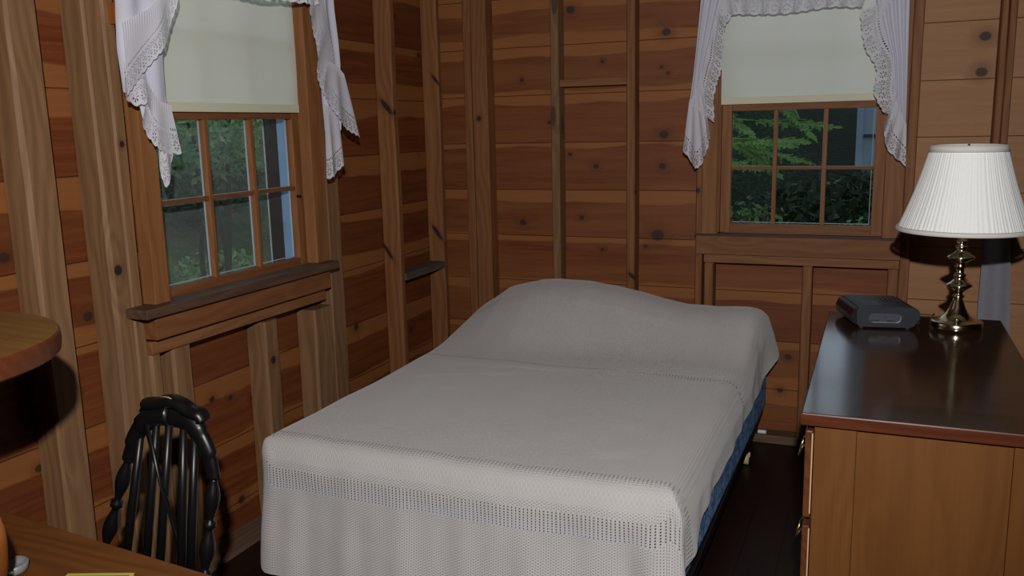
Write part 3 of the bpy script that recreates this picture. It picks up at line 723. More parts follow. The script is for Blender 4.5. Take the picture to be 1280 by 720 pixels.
prism('mattress', [(-1.85, 2.235), (-.475, 2.235), (-.462, 4.04), (-1.85, 4.04)], .36, .475, M['sheet'], bed, .03)
prism('box_spring', [(-1.845, 2.225), (-.459, 2.225), (-.435, 4.045), (-1.845, 4.045)], .205, .358, M['tick'], bed, .012)
bm = bmesh.new()
for x in (-1.83, -.475): bm_box(bm, x, x+.03, 2.24, 4.04, .165, .203, .003)
for y in (2.24, 4.00): bm_box(bm, -1.80, -.475, y, y+.03, .165, .20, .003)
obj('frame', bm, M['steel'], bed)
for x, y in ((-1.80, 2.42), (-.50, 2.42), (-1.80, 3.78), (-.485, 3.79)):
    bm = bmesh.new(); lathe(bm, [(.012, .05), (.012, .166)], x, y, 0, 16); lg = obj('leg', bm, M['steel'], bed)
    bm = bmesh.new(); tube(bm, [(x-.013, y, .026), (x+.013, y, .026)], .026, 24); bm_box(bm, x-.018, x+.018, y-.008, y+.008, .035, .056, .003)
    obj('caster', bm, M['caster'], lg, True)
# white plug on the plate behind the bed
bm = bmesh.new(); bm_box(bm, -.475, -.435, 4.095, 4.115, .0405, .056, .005); tag(obj('plug', bm, M['white_p']), 'small white plug lying on the floor plate behind the bed', 'plug')

# ------------------------------------------------------------------ dresser
dr = empty('dresser', (.13, 2.76, 0), 'brown wooden dresser with dark glossy top and brass drawer pulls', 'dresser')
bm = bmesh.new(); bm_box(bm, -.148, .415, 2.146, 3.385, .768, .800, .004)
bm.faces.ensure_lookup_table()
for f in bm.faces:
    if f.normal.z < .9: f.material_index = 1
obj('top', bm, [M['dr_top'], M['dr_red']], dr)
BX0, BX1, BY0, BY1 = -.116, .385, 2.166, 3.365
for y0, y1 in ((BY0, BY0+.02), (BY1-.02, BY1)):
    bm = bmesh.new()      # end frames: stiles and rails
    bm_box(bm, BX0, -.0195, y0, y1, .06, .767, .002); bm_box(bm, .3135, BX1, y0, y1, .06, .767, .002); bm_box(bm, -.0195, .3135, y0, y1, .06, .12, .001)
    obj('end_frame', bm, M['dr_side'], dr)
for y0, y1 in ((BY0+.006, BY0+.016), (BY1-.016, BY1-.006)): box('end_panel', (-.019, .313, y0, y1, .121, .767), M['dr_side'], dr, .001)
box('back_panel', (BX1-.014, BX1-.004, BY0+.021, BY1-.021, .08, .767), M['dr_side'], dr, .001)
bm = bmesh.new()
for z in (.06, .262, .502, .752): bm_box(bm, BX0, BX0+.06, BY0+.021, BY1-.021, z, z+.014, .001)
obj('drawer_divider', bm, M['dr_red'], dr)
M['dr_front'] = lumber('drawer_front', 1, (.12, .036, .012), (.20, .070, .022), knots=False, rough=.35)
for z0, z1 in ((.520, .748), (.280, .498), (.080, .258)):
    bm = bmesh.new(); bm_box(bm, -.137, -.118, BY0+.004, BY1-.004, z0, z1, .004); bm_box(bm, -.117, .30, BY0+.03, BY1-.03, z0+.015, z1-.03, .002)
    df = obj('drawer', bm, M['dr_front'], dr)
    box('worn_edge', (-.1385, -.1375, BY0+.0035, BY0+.0065, z0+.01, z1-.01), M['cream_trim'], df, 0) if False else box('worn_edge', (-.1215, -.1185, BY0+.0015, BY0+.0039, z0+.012, z1-.006), M['worn'], df, 0)
    zc = (z0+z1)/2+.005
    for yc in (2.40, 3.13):
        bm = bmesh.new()
        for s in (-1, 1):
            lathe2 = [(-.137, .011), (-.141, .012), (-.143, .007), (-.154, .005)]
            tube(bm, [(a, yc+s*.038, zc) for a, _ in lathe2], [r_ for _, r_ in lathe2], 12)
        bail = [(-.153, yc-.038, zc), (-.158, yc-.040, zc-.012), (-.163, yc-.030, zc-.030), (-.164, yc-.012, zc-.038), (-.164, yc+.012, zc-.038), (-.163, yc+.030, zc-.030), (-.158, yc+.040, zc-.012), (-.153, yc+.038, zc)]
        tube(bm, smooth_path(bail, 4), .0035, 8)
        obj('handle', bm, M['brass_d'], df, True)
for x, y in ((-.085, 2.20), (.355, 2.20), (-.085, 3.33), (.355, 3.33)):
    bm = bmesh.new(); bm_box(bm, x-.028, x+.028, y-.028, y+.028, 0, .059, .006); obj('foot', bm, M['dr_side'], dr)

# ------------------------------------------------------------------ lamp
lx, ly, lz = .262, 3.205, .8005
lamp = empty('table_lamp', (lx, ly, lz), 'polished brass table lamp with white pleated shade on the dresser', 'lamp')
bm = bmesh.new()
lathe(bm, [(.074, 0), (.080, .003), (.081, .010), (.080, .024), (.077, .029), (.072, .031), (.062, .033), (.047, .041), (.034, .055), (.024, .075), (.016, .098), (.013, .104)], lx, ly, lz, 64)
obj('base', bm, M['brass'], lamp, True)
bm = bmesh.new()
prof = [(.012, .1045), (.018, .108), (.019, .113), (.012, .118), (.013, .124), (.020, .130), (.034, .141), (.041, .147), (.041, .150), (.030, .157), (.019, .166), (.014, .173), (.019, .178), (.019, .184), (.012, .189), (.012, .205),
        (.018, .210), (.018, .214), (.013, .219), (.020, .226), (.036, .236), (.042, .241), (.042, .244), (.031, .251), (.018, .260), (.013, .268), (.018, .273), (.018, .279), (.012, .284), (.017, .293), (.017, .299), (.011, .304), (.010, .335)]
lathe(bm, prof, lx, ly, lz, 48); obj('column', bm, M['brass'], lamp, True)
bm = bmesh.new(); lathe(bm, [(.012, .336), (.018, .340), (.019, .385), (.015, .392)], lx, ly, lz, 32)
for s in (-1, 1): tube(bm, smooth_path([(lx, ly+s*.012, lz+.345), (lx, ly+s*.05, lz+.40), (lx, ly+s*.045, lz+.52), (lx, ly, lz+.585)], 6), .002, 6)
sk = obj('socket', bm, M['brass_d'], lamp, True)
bm = bmesh.new(); lathe(bm, [(.013, .393), (.014, .41), (.028, .445), (.030, .465), (.022, .487), (.001, .495)], lx, ly, lz, 24); obj('bulb', bm, M['cream_trim'], sk, True)
SB, ST, RB, RT = .330, .608, .200, .110
def shprof(z):      # slight bell curve
    t = (z-SB)/(ST-SB); return lerp(RB, RT, t) - .006*math.sin(t*PI)
bm = bmesh.new(); seg = 720
zz = [lerp(SB+.014, ST-.020, i/10) for i in range(11)]
lathe(bm, [(shprof(z), z) for z in zz], lx, ly, lz, seg, close=False, wave=lambda a: .0040*math.sin(a*96+2.2*math.sin(a*7)+1.3*math.sin(a*17))+.0020*math.sin(a*37+math.sin(a*5)*2))
sh = obj('shade', bm, M['lshade'], lamp, True)
bm = bmesh.new()
lathe(bm, [(shprof(SB)+.001, SB), (shprof(SB)+.004, SB+.004), (shprof(SB)+.003, SB+.013), (shprof(SB)-.002, SB+.015), (shprof(SB)-.003, SB+.001)], lx, ly, lz, 96, close=False)
obj('bottom_trim', bm, M['cream_trim'], sh, True)
bm = bmesh.new()
lathe(bm, [(shprof(ST)-.002, ST+.001), (shprof(ST)+.003, ST), (shprof(ST-.02)+.003, ST-.021), (shprof(ST-.02)-.001, ST-.021), (shprof(ST)-.003, ST)], lx, ly, lz, 96, close=False)
obj('top_trim', bm, M['cream_trim'], sh, True)
bm = bmesh.new()
for k in range(3):
    a = k*2*PI/3+.5; tube(bm, [(lx, ly, lz+.59), (lx+.106*math.cos(a), ly+.106*math.sin(a), lz+.60)], .0015, 6)
lathe(bm, [(.001, .583), (.009, .587), (.009, .592), (.004, .596), (.007, .604), (.001, .612)], lx, ly, lz, 20)
obj('finial', bm, M['brass_d'], lamp, True)

# ------------------------------------------------------------------ clock radio
def P3(u, v_, z):    # local frame of radio: u along its near side (0..1), v back, metres
    o = Vector((-.048, 3.118)); ex = Vector((.199, .030)).normalized(); ey = Vector((-.055, .185)).normalized(); p = o+ex*u+ey*v_
    return (p.x, p.y, .8055+z)
rad = empty('clock_radio', P3(.1, .1, -.0055), 'dark charcoal clock radio on the dresser beside the lamp', 'radio')
W_, Dp, H_ = .198, .215, .070
def extr(name, profile, v0, v1, mat, parent, smooth=False):
    bm = bmesh.new(); A = [bm.verts.new(P3(u, v0, z)) for u, z in profile]; B = [bm.verts.new(P3(u, v1, z)) for u, z in profile]; n = len(profile)
    bm.faces.new(A[::-1]); bm.faces.new(B)
    for i in range(n): bm.faces.new((A[i], A[(i+1) % n], B[(i+1) % n], B[i]))
    bmesh.ops.bevel(bm, geom=[e for e in bm.edges if len(e.link_faces) == 2], offset=.002, segments=2, affect='EDGES')
    return obj(name, bm, mat, parent)
body = [(.004, .006), (.012, .0), (.170, .0), (.182, .006), (W_, .030), (W_+.002, .052), (W_-.006, .064), (.17, H_), (.02, H_+.001), (.006, H_-.004), (.0, .05)]
body_o = extr('body', body, 0, Dp, M['radio'], rad)
disp = [(-.012, .014), (.003, .004), (.0035, .066), (-.0065, .060), (-.016, .036)]
extr('display', disp, .004, Dp-.004, M['radio_d'], rad)
rec = []
bm = bmesh.new()   # recessed side jack panel drawn as raised stadium ring with slots
def slab(bm, u0, u1, z0, z1, v0, v1, bev=.003):
    pts = [(u0, z0), (u1, z0), (u1, z1), (u0, z1)]; A = [bm.verts.new(P3(u, v0, z)) for u, z in pts]; B = [bm.verts.new(P3(u, v1, z)) for u, z in pts]
    fs = [bm.faces.new(A[::-1]), bm.faces.new(B)] + [bm.faces.new((A[i], A[(i+1) % 4], B[(i+1) % 4], B[i])) for i in range(4)]
def stadium(u0, u1, z0, z1, n=12):
    r = (z1-z0)/2; zc = (z0+z1)/2; pts = []
    for k in range(n+1): a = -PI/2+PI*k/n; pts.append((u1-r+r*math.cos(a), zc+r*math.sin(a)))
    for k in range(n+1): a = PI/2+PI*k/n; pts.append((u0+r+r*math.cos(a), zc+r*math.sin(a)))
    return pts
st = stadium(.036, .142, .016, .050); st2 = stadium(.040, .138, .019, .047)
A = [bm.verts.new(P3(u, -.0012, z)) for u, z in st]; B = [bm.verts.new(P3(u, -.0004, z)) for u, z in st2]
bm.faces.new(B)
n = len(st)
for i in range(n): bm.faces.new((A[i], A[(i+1) % n], B[(i+1) % n], B[i]))
obj('jack_panel', bm, M['radio_l'], body_o)
bm = bmesh.new(); slab(bm, .045, .072, .020, .026, -.0022, -.0003); slab(bm, .096, .116, .020, .026, -.0022, -.0003); slab(bm, .088, .093, .034, .038, -.0022, -.0003)
obj('switch', bm, M['rubber'], body_o)
bm = bmesh.new()
for k in range(7): 
    a = P3(.02+.0, .02+k*.012, H_+.0015); b = P3(.085, .02+k*.012, H_+.0015); tube(bm, [a, b], .0012, 6)
obj('speaker_grille', bm, M['radio_l'], body_o)
bm = bmesh.new()
for k in range(4):
    a = P3(.115+k*.016, .10, H_+.0015); b = P3(.115+k*.016, .16, H_+.0015); tube(bm, [a, b], .003, 8)
obj('button', bm, M['rubber'], body_o)
for u in (.02, .165):
    for v_ in (.012, Dp-.015):
        bm = bmesh.new(); lathe(bm, [(.006, -.0050), (.007, -.001), (.007, .001)], P3(u, v_, 0)[0], P3(u, v_, 0)[1], .8055, 14)
        obj('rubber_foot', bm, M['radio_l'], body_o)
bm = bmesh.new()
tube(bm, smooth_path([P3(W_-.01, .13, .045), P3(W_+.018, .12, .040), P3(W_+.034, .10, .020), P3(W_+.02, .075, .0-.002), P3(W_+.03, .13, -.002), P3(W_+.05, .24, -.002), (.20, 3.386, .8035), (.20, 3.396, .79), (.20, 3.40, .60), (.20, 3.42, .2)], 8), .0022, 8)
tag(obj('power_cord', bm, M['rubber'], None, True), 'thin black cord looping from the clock radio behind the dresser', 'cord')

# ------------------------------------------------------------------ cloth strip hanging behind the dresser
rows = []
for i in range(40):
    z = lerp(1.36, .50, i/39); row = []
    hw = lerp(.036, .066, i/39); xc = lerp(.448, .474, i/39)
    for k in range(14):
        t = k/13; row.append((xc-hw+2*hw*t, YB-.030+.010*math.sin(t*7+i*.03)-.012*t, z+.03*t*(1 if i > 30 else 0)*(-1)))
    rows.append(row)
hc = empty('hanging_cloth', (.46, YB-.03, 1.36), 'grey white cotton strip hanging on the back wall behind the lamp', 'cloth')
fabric_patch('cloth', rows, M['cloth'], hc)
bm = bmesh.new(); tube(bm, [(.45, YB-.0005, 1.355), (.45, YB-.035, 1.362)], .003, 8); obj('nail', bm, M['steel'], hc)

# ------------------------------------------------------------------ chair
yb = 1.40
ch = empty('windsor_chair', (-1.38, 1.25, 0), 'black spindle back wooden chair tucked behind the brown desk', 'chair')
K = yb/1.35
def cp(x, z, dy=0): return (x*K*1.0, yb+dy-(z-.9)*.0, 1.5-(1.5-z)*K)
# crest rail
bm = bmesh.new()
tube(bm, smooth_path([cp(-1.435, .918), cp(-1.418, .935), cp(-1.385, .940), cp(-1.355, .949), cp(-1.325, .945), cp(-1.300, .932), cp(-1.275, .926), cp(-1.268, .912)], 5), [.008]*5+[.021]*26+[.019]*4+[.010], 12, flat=.7)
crest_o = obj('crest_rail', bm, M['black'], ch, True)
bm = bmesh.new(); tube(bm, smooth_path([cp(-1.372, .957, -.009), cp(-1.345, .960, -.012), cp(-1.315, .946, -.013), cp(-1.290, .930, -.014)], 5), .0016, 6); obj('scratch', bm, M['scuff'], crest_o, True)
# arched bow, left and right
def bow(pts, name='bow'):
    bm = bmesh.new(); q = smooth_path(pts, 6); n_ = len(q); tube(bm, q, [.024 if i < n_*.45 else (.020 if i < n_*.7 else .016) for i in range(n_)], 12, flat=.75, flatdir=Vector((0, 1, 0))); return obj(name, bm, M['black'], ch, True)
bow([cp(-1.36, .915), cp(-1.395, .912), cp(-1.432, .892), cp(-1.462, .856), cp(-1.480, .822), cp(-1.490, .800)])
bow([cp(-1.35, .915), cp(-1.310, .912), cp(-1.288, .893), cp(-1.268, .858), cp(-1.258, .825), cp(-1.254, .790)])
def turned(p0, p1, name):
    p0, p1 = Vector(p0), Vector(p1); n_ = 60; pts = []; rr = []
    for i in range(n_+1):
        t = i/n_; pts.append(p0.lerp(p1, t)); u = (t*2.6) % 1
        r = .0075+.0095*math.sin(PI*min(1, u/.8))**1.5 if u < .8 else .0075
        if .86 < u < .96: r = .014
        rr.append(r)
    bm = bmesh.new(); tube(bm, pts, rr, 16); return obj(name, bm, M['black'], ch, True)
def sk(x0, z0, x1, z1, zend=.46):     # extend a spindle to the seat
    a = Vector(cp(x0, z0)); b = Vector(cp(x1, z1)); s = (zend-a.z)/(b.z-a.z); return a, a+(b-a)*s
a, b = sk(-1.490, .800, -1.565, .608); b.y -= .02; turned(a, b, 'post')
a, b = sk(-1.254, .790, -1.290, .566); b.y -= .02; turned(a, b, 'post')
for (x0, z0, x1, z1) in ((-1.440, .885, -1.509, .579), (-1.395, .905, -1.449, .589), (-1.360, .910, -1.409, .596), (-1.322, .910, -1.350, .600), (-1.293, .895, -1.325, .592)):
    a, b = sk(x0, z0, x1, z1); b.y -= .02; bm = bmesh.new(); tube(bm, [a, a.lerp(b, .5), b], [.008, .0105, .009], 10); obj('spindle', bm, M['black'], ch, True)
bm = bmesh.new(); tube(bm, [cp(-1.412, .895, -.016), cp(-1.385, .76, -.014), cp(-1.355, .62, -.012), cp(-1.345, .55, -.02)], .006, 8); obj('loose_spindle', bm, M['black'], ch, True)
# seat (saddle shaped) and legs
bm = bmesh.new(); n_ = 36; cx, cy = -1.47, 1.27; top = []; botm = []
for k in range(n_):
    a = 2*PI*k/n_; sx = .21*(abs(math.cos(a))**.8)*(1 if math.cos(a) > 0 else -1); sy = .185*(abs(math.sin(a))**.8)*(1 if math.sin(a) > 0 else -1)
    top.append(bm.verts.new((cx+sx, cy+sy, .462))); botm.append(bm.verts.new((cx+sx*.9, cy+sy*.9, .428)))
ct = bm.verts.new((cx, cy, .450)); cb = bm.verts.new((cx, cy, .428))
for k in range(n_):
    j = (k+1) % n_; bm.faces.new((top[k], top[j], ct)); bm.faces.new((botm[j], botm[k], cb)); bm.faces.new((top[k], botm[k], botm[j], top[j]))
obj('seat', bm, M['black'], ch)
for sx in (-1, 1):
    for sy in (-1, 1): turned((cx+sx*.13, cy+sy*.11, .43), (cx+sx*.19, cy+sy*.16, 0), 'leg')
bm = bmesh.new()
for sx in (-1, 1): tube(bm, [(cx+sx*.165, cy-.14, .18), (cx+sx*.165, cy, .18), (cx+sx*.165, cy+.14, .18)], [.007, .012, .007], 10)
tube(bm, [(cx-.165, cy, .18), (cx+.165, cy, .18)], .009, 10); obj('stretcher', bm, M['black'], ch, True)

# ------------------------------------------------------------------ desk with round topped stand
dk = empty('desk', (-1.3, .75, 0), 'brown wooden desk in the lower left foreground', 'desk')
prism('desktop', [(-2.05, .42), (-.72, .42), (-.72, 1.052), (-2.05, 1.185)], .722, .75, M['desk'], dk, .003, 2)
for x, y in ((-2.0, .47), (-.78, .47), (-.78, .99), (-2.0, 1.10)):
    bm = bmesh.new(); bm_box(bm, x-.022, x+.022, y-.022, y+.022, 0, .721, .004); obj('leg', bm, M['desk'], dk)
bm = bmesh.new(); bm_box(bm, -1.977, -.803, .46, .478, .62, .721, .002); obj('apron', bm, M['desk'], dk)
# round stand: top radius .40 at z 1.13
sx_, sy_, szt = -1.62, .925, 1.146
stn = empty('round_stand', (sx_, sy_, .7505), 'round wooden stand with a thick edge standing on the desk at far left', 'stand')
bm = bmesh.new(); lathe(bm, [(.001, -.042), (.302, -.042), (.309, -.037), (.311, -.020), (.310, -.004), (.307, 0), (.001, 0)], sx_, sy_, szt, 96)
bm.normal_update(); bm.faces.ensure_lookup_table()
for f in bm.faces:
    if abs(f.normal.z) < .75: f.material_index = 1
obj('top', bm, [M['disc'], M['disc_e']], stn)
bm = bmesh.new(); tube(bm, smooth_path([(-1.40, .82, szt-.044), (-1.29, .82, 1.04), (-1.218, .836, .94), (-1.247, .862, .85), (-1.305, .888, .766)], 8), .0125, 14); obj('leg', bm, M['leg_o'], stn, True)
for a in (2.1, 4.0):
    bm = bmesh.new(); dx, dy = math.cos(a), math.sin(a)
    tube(bm, smooth_path([(sx_+dx*.20, sy_+dy*.20, szt-.044), (sx_+dx*.25, sy_+dy*.25, .98), (sx_+dx*.28, sy_+dy*.28, .86), (sx_+dx*.30, sy_+dy*.30, .766)], 8), .0125, 14); obj('leg', bm, M['leg_o'], stn, True)
# small things on the desk
bm = bmesh.new(); lathe(bm, [(.001, 0), (.022, 0), (.026, .004), (.028, .016), (.024, .018), (.020, .008), (.001, .006)], -1.372, .968, .7505, 32)
tag(obj('dish', bm, M['grey_m'], None, True), 'small pewter dish on the desk at the bottom left edge', 'dish')
bk_ = empty('booklet', (-1.17, .97, .7505), 'booklet with yellow edge and dark cover lying on the desk', 'booklet')
def rprism(name, cx, cy, w, d_, rot, z0, z1, mat, parent, bev=.002):
    pts = []
    for a, b in ((-1, -1), (1, -1), (1, 1), (-1, 1)):
        x, y = a*w/2, b*d_/2; pts.append((cx+x*math.cos(rot)-y*math.sin(rot), cy+x*math.sin(rot)+y*math.cos(rot)))
    return prism(name, pts, z0, z1, mat, parent, bev, 2)
rprism('pages', -1.177, .938, .115, .15, .37, .7505, .757, M['white_c'], bk_, .001)
rprism('cover', -1.177, .938, .117, .152, .37, .7572, .759, M['yellow'], bk_, .0005)
rprism('cover_print', -1.174, .933, .106, .142, .37, .7592, .7598, M['indigo'], bk_, 0)

# ------------------------------------------------------------------ outdoors
bm = bmesh.new(); N = 90; V = []
for i in range(N+1):
    row = []
    for k in range(N+1):
        x = lerp(-16, 14, i/N); y = lerp(-12, 18, k/N)
        dd = max(0, max(XW-.1-x, y-YW-.1, 0))
        inside = (XW-.2 < x < XR+.3 and YF-.3 < y < YW+.2)
        z = -.35 + .22*max(0, dd-1.5) + .05*max(0, dd-4)**1.4 + .12*noise.noise(Vector((x*.6, y*.6, 0)))
        if inside: z = -.4
        row.append(bm.verts.new((x, y, z)))
    V.append(row)
for i in range(N):
    for k in range(N): bm.faces.new((V[i][k], V[i+1][k], V[i+1][k+1], V[i][k+1]))
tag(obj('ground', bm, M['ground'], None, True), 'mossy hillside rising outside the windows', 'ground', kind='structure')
def leaves(name, center, rad, n, size, mat, parent, flat=.6, seed=1, long=1.8):
    rnd = random.Random(seed); vs, fs = [], []
    for _ in range(n):
        while True:
            p = Vector((rnd.uniform(-1, 1), rnd.uniform(-1, 1), rnd.uniform(-1, 1)))
            if .2 < p.length < 1: break
        c = Vector(center)+Vector((p.x*rad[0], p.y*rad[1], p.z*rad[2]))
        a = Vector((rnd.gauss(0, 1), rnd.gauss(0, 1), rnd.gauss(0, .6)-.4)).normalized(); b = a.cross(Vector((rnd.gauss(0, 1), rnd.gauss(0, 1), rnd.gauss(0, 1)+flat))).normalized()
        s = size*rnd.uniform(.6, 1.3); i0 = len(vs)
        vs += [c-a*s*long*.5, c-a*s*.15*long+b*s*.42, c+a*s*long*.5, c-a*s*.15*long-b*s*.42]; fs.append((i0, i0+1, i0+2, i0+3))
    me = D.meshes.new(name); me.from_pydata([tuple(v) for v in vs], [], fs); me.materials.append(mat); o = D.objects.new(name, me); C.objects.link(o)
    o.parent = parent; o.matrix_parent_inverse = Matrix.Translation(-parent.location); return o
def gz(x, y):
    dd = max(0, max(XW-.1-x, y-YW-.1, 0)); return -.35+.22*max(0, dd-1.5)+.05*max(0, dd-4)**1.4+.12*noise.noise(Vector((x*.6, y*.6, 0)))
def shrub(x, y, zc, rad, n, size, mat, label, group, seed):
    g = gz(x, y)-.03; r = empty('shrub', (x, y, g), label, 'shrub', group)
    leaves('foliage', (x, y, zc), rad, n, size, mat, r, seed=seed)
    bm = bmesh.new(); rn = random.Random(seed)
    for k in range(5): tube(bm, smooth_path([(x, y, g), (x+rn.uniform(-.15, .15), y+rn.uniform(-.15, .15), (g+zc)/2), (x+rn.uniform(-.6, .6)*rad[0], y+rn.uniform(-.6, .6)*rad[1], zc+rad[2]*.5)], 5), [.02]*8+[.012]*2+[.008], 6)
    obj('stem', bm, M['trunk'], r, True); return r
GL = 'shrubs outside the left window'
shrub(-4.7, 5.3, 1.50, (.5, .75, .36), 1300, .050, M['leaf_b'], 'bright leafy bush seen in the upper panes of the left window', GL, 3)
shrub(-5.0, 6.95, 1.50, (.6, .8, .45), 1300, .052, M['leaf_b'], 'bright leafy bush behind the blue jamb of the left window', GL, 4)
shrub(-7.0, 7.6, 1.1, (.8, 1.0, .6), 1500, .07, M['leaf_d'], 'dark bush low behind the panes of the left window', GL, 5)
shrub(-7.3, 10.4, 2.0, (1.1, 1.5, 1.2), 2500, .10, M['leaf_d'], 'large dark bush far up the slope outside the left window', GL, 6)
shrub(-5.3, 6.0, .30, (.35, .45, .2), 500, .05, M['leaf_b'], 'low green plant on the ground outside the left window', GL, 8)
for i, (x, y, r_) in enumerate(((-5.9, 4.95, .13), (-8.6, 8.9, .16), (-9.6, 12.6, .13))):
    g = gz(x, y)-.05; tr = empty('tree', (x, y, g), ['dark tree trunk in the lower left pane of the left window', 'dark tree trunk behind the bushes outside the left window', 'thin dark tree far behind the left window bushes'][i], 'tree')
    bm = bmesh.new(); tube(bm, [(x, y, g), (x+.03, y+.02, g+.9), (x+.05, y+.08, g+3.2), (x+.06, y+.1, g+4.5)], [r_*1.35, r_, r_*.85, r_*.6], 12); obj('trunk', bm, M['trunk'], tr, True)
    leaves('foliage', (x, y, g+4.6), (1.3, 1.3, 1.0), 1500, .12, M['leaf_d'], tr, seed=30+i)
# evergreens outside the right window
def frond(bm, base, tip, w, droop, rnd, dens=44):
    base, tip = Vector(base), Vector(tip); n = dens; L = (tip-base).length; ax = (tip-base).normalized()
    side = ax.cross(Vector((0, -.55, 1))).normalized()
    for i in range(n):
        t = (i+.5)/n; p = base.lerp(tip, t)+Vector((0, 0, -droop*t*t)); ln = w*math.sin(PI*min(1, .12+t*.9))**.7
        for s in (-1, 1):
            d_ = (ax*.75+side*s).normalized(); d_.z -= rnd.uniform(.0, .7); d_ = (d_+Vector((rnd.uniform(-.25, .25), rnd.uniform(-.25, .25), 0))).normalized(); e = p+d_*ln*rnd.uniform(.35, 1.15)
            m_ = 5
            for k in range(m_):        # leaflets along the side twig
                q = p.lerp(e, (k+.5)/m_); 
                for s2 in (-1, 1):
                    dd = (d_*.9+ax*s2*.8+Vector((0, rnd.uniform(-.3, .3), rnd.uniform(-.3, .3)))).normalized(); l2 = ln*.20*(1.2-k/m_)+.006; nrm = dd.cross(Vector((rnd.uniform(-.3, .3), -1, .4))).normalized()*.0035
                    a = bm.verts.new(q-nrm); b = bm.verts.new(q+nrm); c_ = bm.verts.new(q+dd*l2+nrm*.3); f = bm.faces.new((a, b, c_))
                
        a = bm.verts.new(p); b = bm.verts.new(p+ax*L/n*1.1); c_ = bm.verts.new(p+Vector((0, 0, .004))); bm.faces.new((a, b, c_))
rnd = random.Random(11)
ev = empty('evergreen_tree', (-1.35, 5.75, gz(-1.35, 5.75)-.05), 'evergreen with bright feathery branches outside the right window', 'tree', 'evergreens outside the right window')
bm = bmesh.new(); tube(bm, [(-1.35, 5.75, gz(-1.35, 5.75)-.05), (-1.33, 5.75, 1.5), (-1.3, 5.75, 4.5)], [.12, .09, .05], 12); obj('trunk', bm, M['trunk'], ev, True)
for b_, t_, w in (((-.98, 5.35, 1.40), (-.42, 5.15, 1.40), .085), ((-1.05, 5.4, 1.30), (-.60, 5.15, 1.27), .08), ((-.80, 5.45, 1.36), (-.50, 5.2, 1.22), .07), ((-.70, 5.5, 1.50), (-.20, 5.3, 1.50), .075),
                  ((-.95, 5.4, 1.60), (-.66, 5.25, 1.44), .06), ((-.9, 5.4, 1.38), (-.33, 5.22, 1.30), .065), ((-.60, 5.5, 1.62), (-.33, 5.3, 1.42), .05), ((-.62, 5.4, 1.38), (-.36, 5.2, 1.42), .06)):
    bm = bmesh.new(); frond(bm, b_, t_, w, .05, rnd); tube(bm, smooth_path([(-1.33, 5.75, b_[2]+.05), b_, Vector(b_).lerp(Vector(t_), .6)], 4), [.012]*4+[.006]*4+[.002], 6); obj('branch', bm, M['frond'], ev)
def dark_evergreen(x, y, h, spread, n, label, seed, mat=None, z0=None):
    rn = random.Random(seed); g = gz(x, y)-.05; t = empty('evergreen_tree', (x, y, g), label, 'tree', 'evergreens outside the right window')
    bm = bmesh.new(); tube(bm, [(x, y, g), (x, y, g+h)], [.12, .03], 10); obj('trunk', bm, M['trunk'], t, True)
    bm = bmesh.new()
    for k in range(n):
        z = g+h*(.03+.95*rn.random()); a = rn.uniform(0, 2*PI); L = spread*(1-.7*(z-g)/h)*rn.uniform(.6, 1.1)
        frond(bm, (x+.2*L*math.cos(a), y+.2*L*math.sin(a), z+.1), (x+L*math.cos(a), y+L*math.sin(a), z-.15), .16, .12, rn, 9)
    obj('foliage', bm, mat or M['frond_d'], t)
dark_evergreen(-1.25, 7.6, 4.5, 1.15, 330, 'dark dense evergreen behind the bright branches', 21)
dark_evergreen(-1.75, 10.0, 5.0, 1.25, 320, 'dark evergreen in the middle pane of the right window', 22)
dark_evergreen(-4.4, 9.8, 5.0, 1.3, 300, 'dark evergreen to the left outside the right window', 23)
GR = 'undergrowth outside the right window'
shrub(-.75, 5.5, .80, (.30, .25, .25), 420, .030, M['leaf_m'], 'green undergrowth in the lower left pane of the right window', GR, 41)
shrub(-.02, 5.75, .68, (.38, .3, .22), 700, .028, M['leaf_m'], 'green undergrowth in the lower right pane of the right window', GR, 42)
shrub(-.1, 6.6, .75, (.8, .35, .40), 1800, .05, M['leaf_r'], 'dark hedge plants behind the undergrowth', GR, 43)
hs = empty('neighbouring_house', (1.5, 9.5, gz(1.5, 9.0)), 'pale blue neighbouring house glimpsed in the right window', 'house')
bm = bmesh.new(); bm_box(bm, -.20, 4, 9.2, 11, 1.04, 4.5); obj('wall', bm, M['house'], hs)
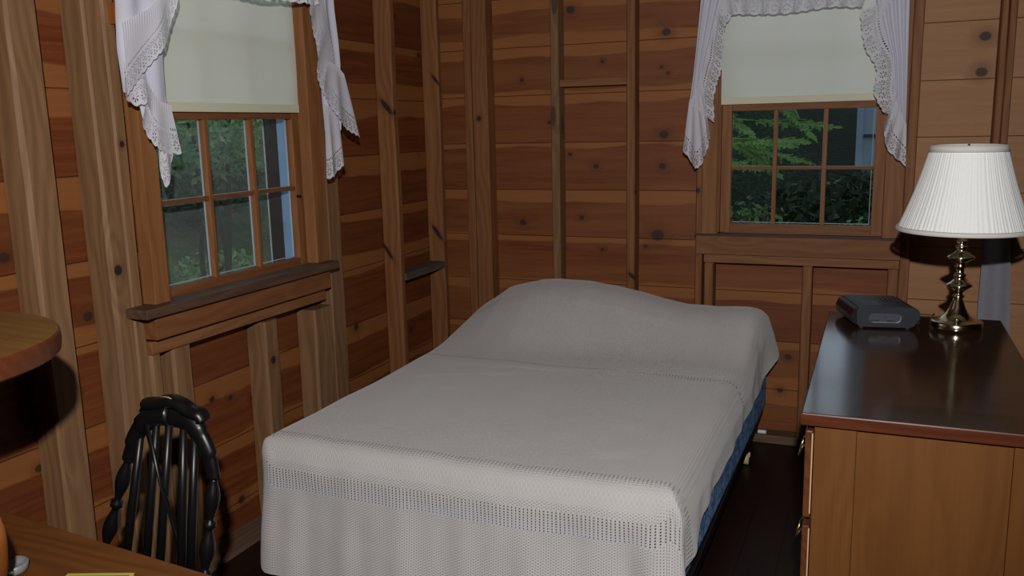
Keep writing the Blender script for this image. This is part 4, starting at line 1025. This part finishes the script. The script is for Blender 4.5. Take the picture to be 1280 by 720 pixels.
bm = bmesh.new(); bm_box(bm, -.17, 4, 9.25, 11, -.3, 1.039); obj('foundation', bm, M['house_d'], hs)
bm = bmesh.new(); bm_box(bm, -.16, 4, 9.17, 9.199, 1.33, 1.35); obj('siding_line', bm, M['house_d'], hs)
bm = bmesh.new(); bm_box(bm, -.225, -.165, 9.18, 9.199, 1.04, 4.5); obj('corner_board', bm, M['house'], hs)

# ------------------------------------------------------------------ light
w = D.worlds.new('World'); bpy.context.scene.world = w; w.use_nodes = True
wn = w.node_tree; bg = wn.nodes['Background']; bg.inputs[0].default_value = (.72, .86, 1.0, 1); bg.inputs[1].default_value = 1.25
# ------------------------------------------------------------------ camera
yw, p, r, f = 0.39819588, 0.1826159, -0.02279535, 1093.65
F = Vector((-math.sin(yw)*math.cos(p), math.cos(yw)*math.cos(p), -math.sin(p)))
r0 = Vector((math.cos(yw), math.sin(yw), 0)); u0 = r0.cross(F)
R = r0*math.cos(r)+u0*math.sin(r); U = -r0*math.sin(r)+u0*math.cos(r)
cam = D.cameras.new('camera'); co = D.objects.new('camera', cam); C.objects.link(co)
co.matrix_world = Matrix(((R.x, U.x, -F.x, 0), (R.y, U.y, -F.y, 0), (R.z, U.z, -F.z, 1.5), (0, 0, 0, 1)))
cam.sensor_width = 36; cam.lens = f/1280*36; cam.clip_start = .05; cam.clip_end = 200
bpy.context.scene.camera = co
# camera flash: a small bright source just above and behind the lens
fl = D.lights.new('flash', 'SPOT'); fo = D.objects.new('flash', fl); C.objects.link(fo)
fp = Vector((0, 0, 1.5))+U*.33-F*.22
fo.matrix_world = Matrix(((R.x, U.x, -F.x, fp.x), (R.y, U.y, -F.y, fp.y), (R.z, U.z, -F.z, fp.z), (0, 0, 0, 1)))
fl.energy = 330; fl.shadow_soft_size = .022; fl.spot_size = math.radians(96); fl.spot_blend = .75; fl.color = (1, .98, .97)
sc = bpy.context.scene
sc.view_settings.view_transform = 'Standard'; sc.view_settings.look = 'None'; sc.view_settings.exposure = 0; sc.view_settings.gamma = 1
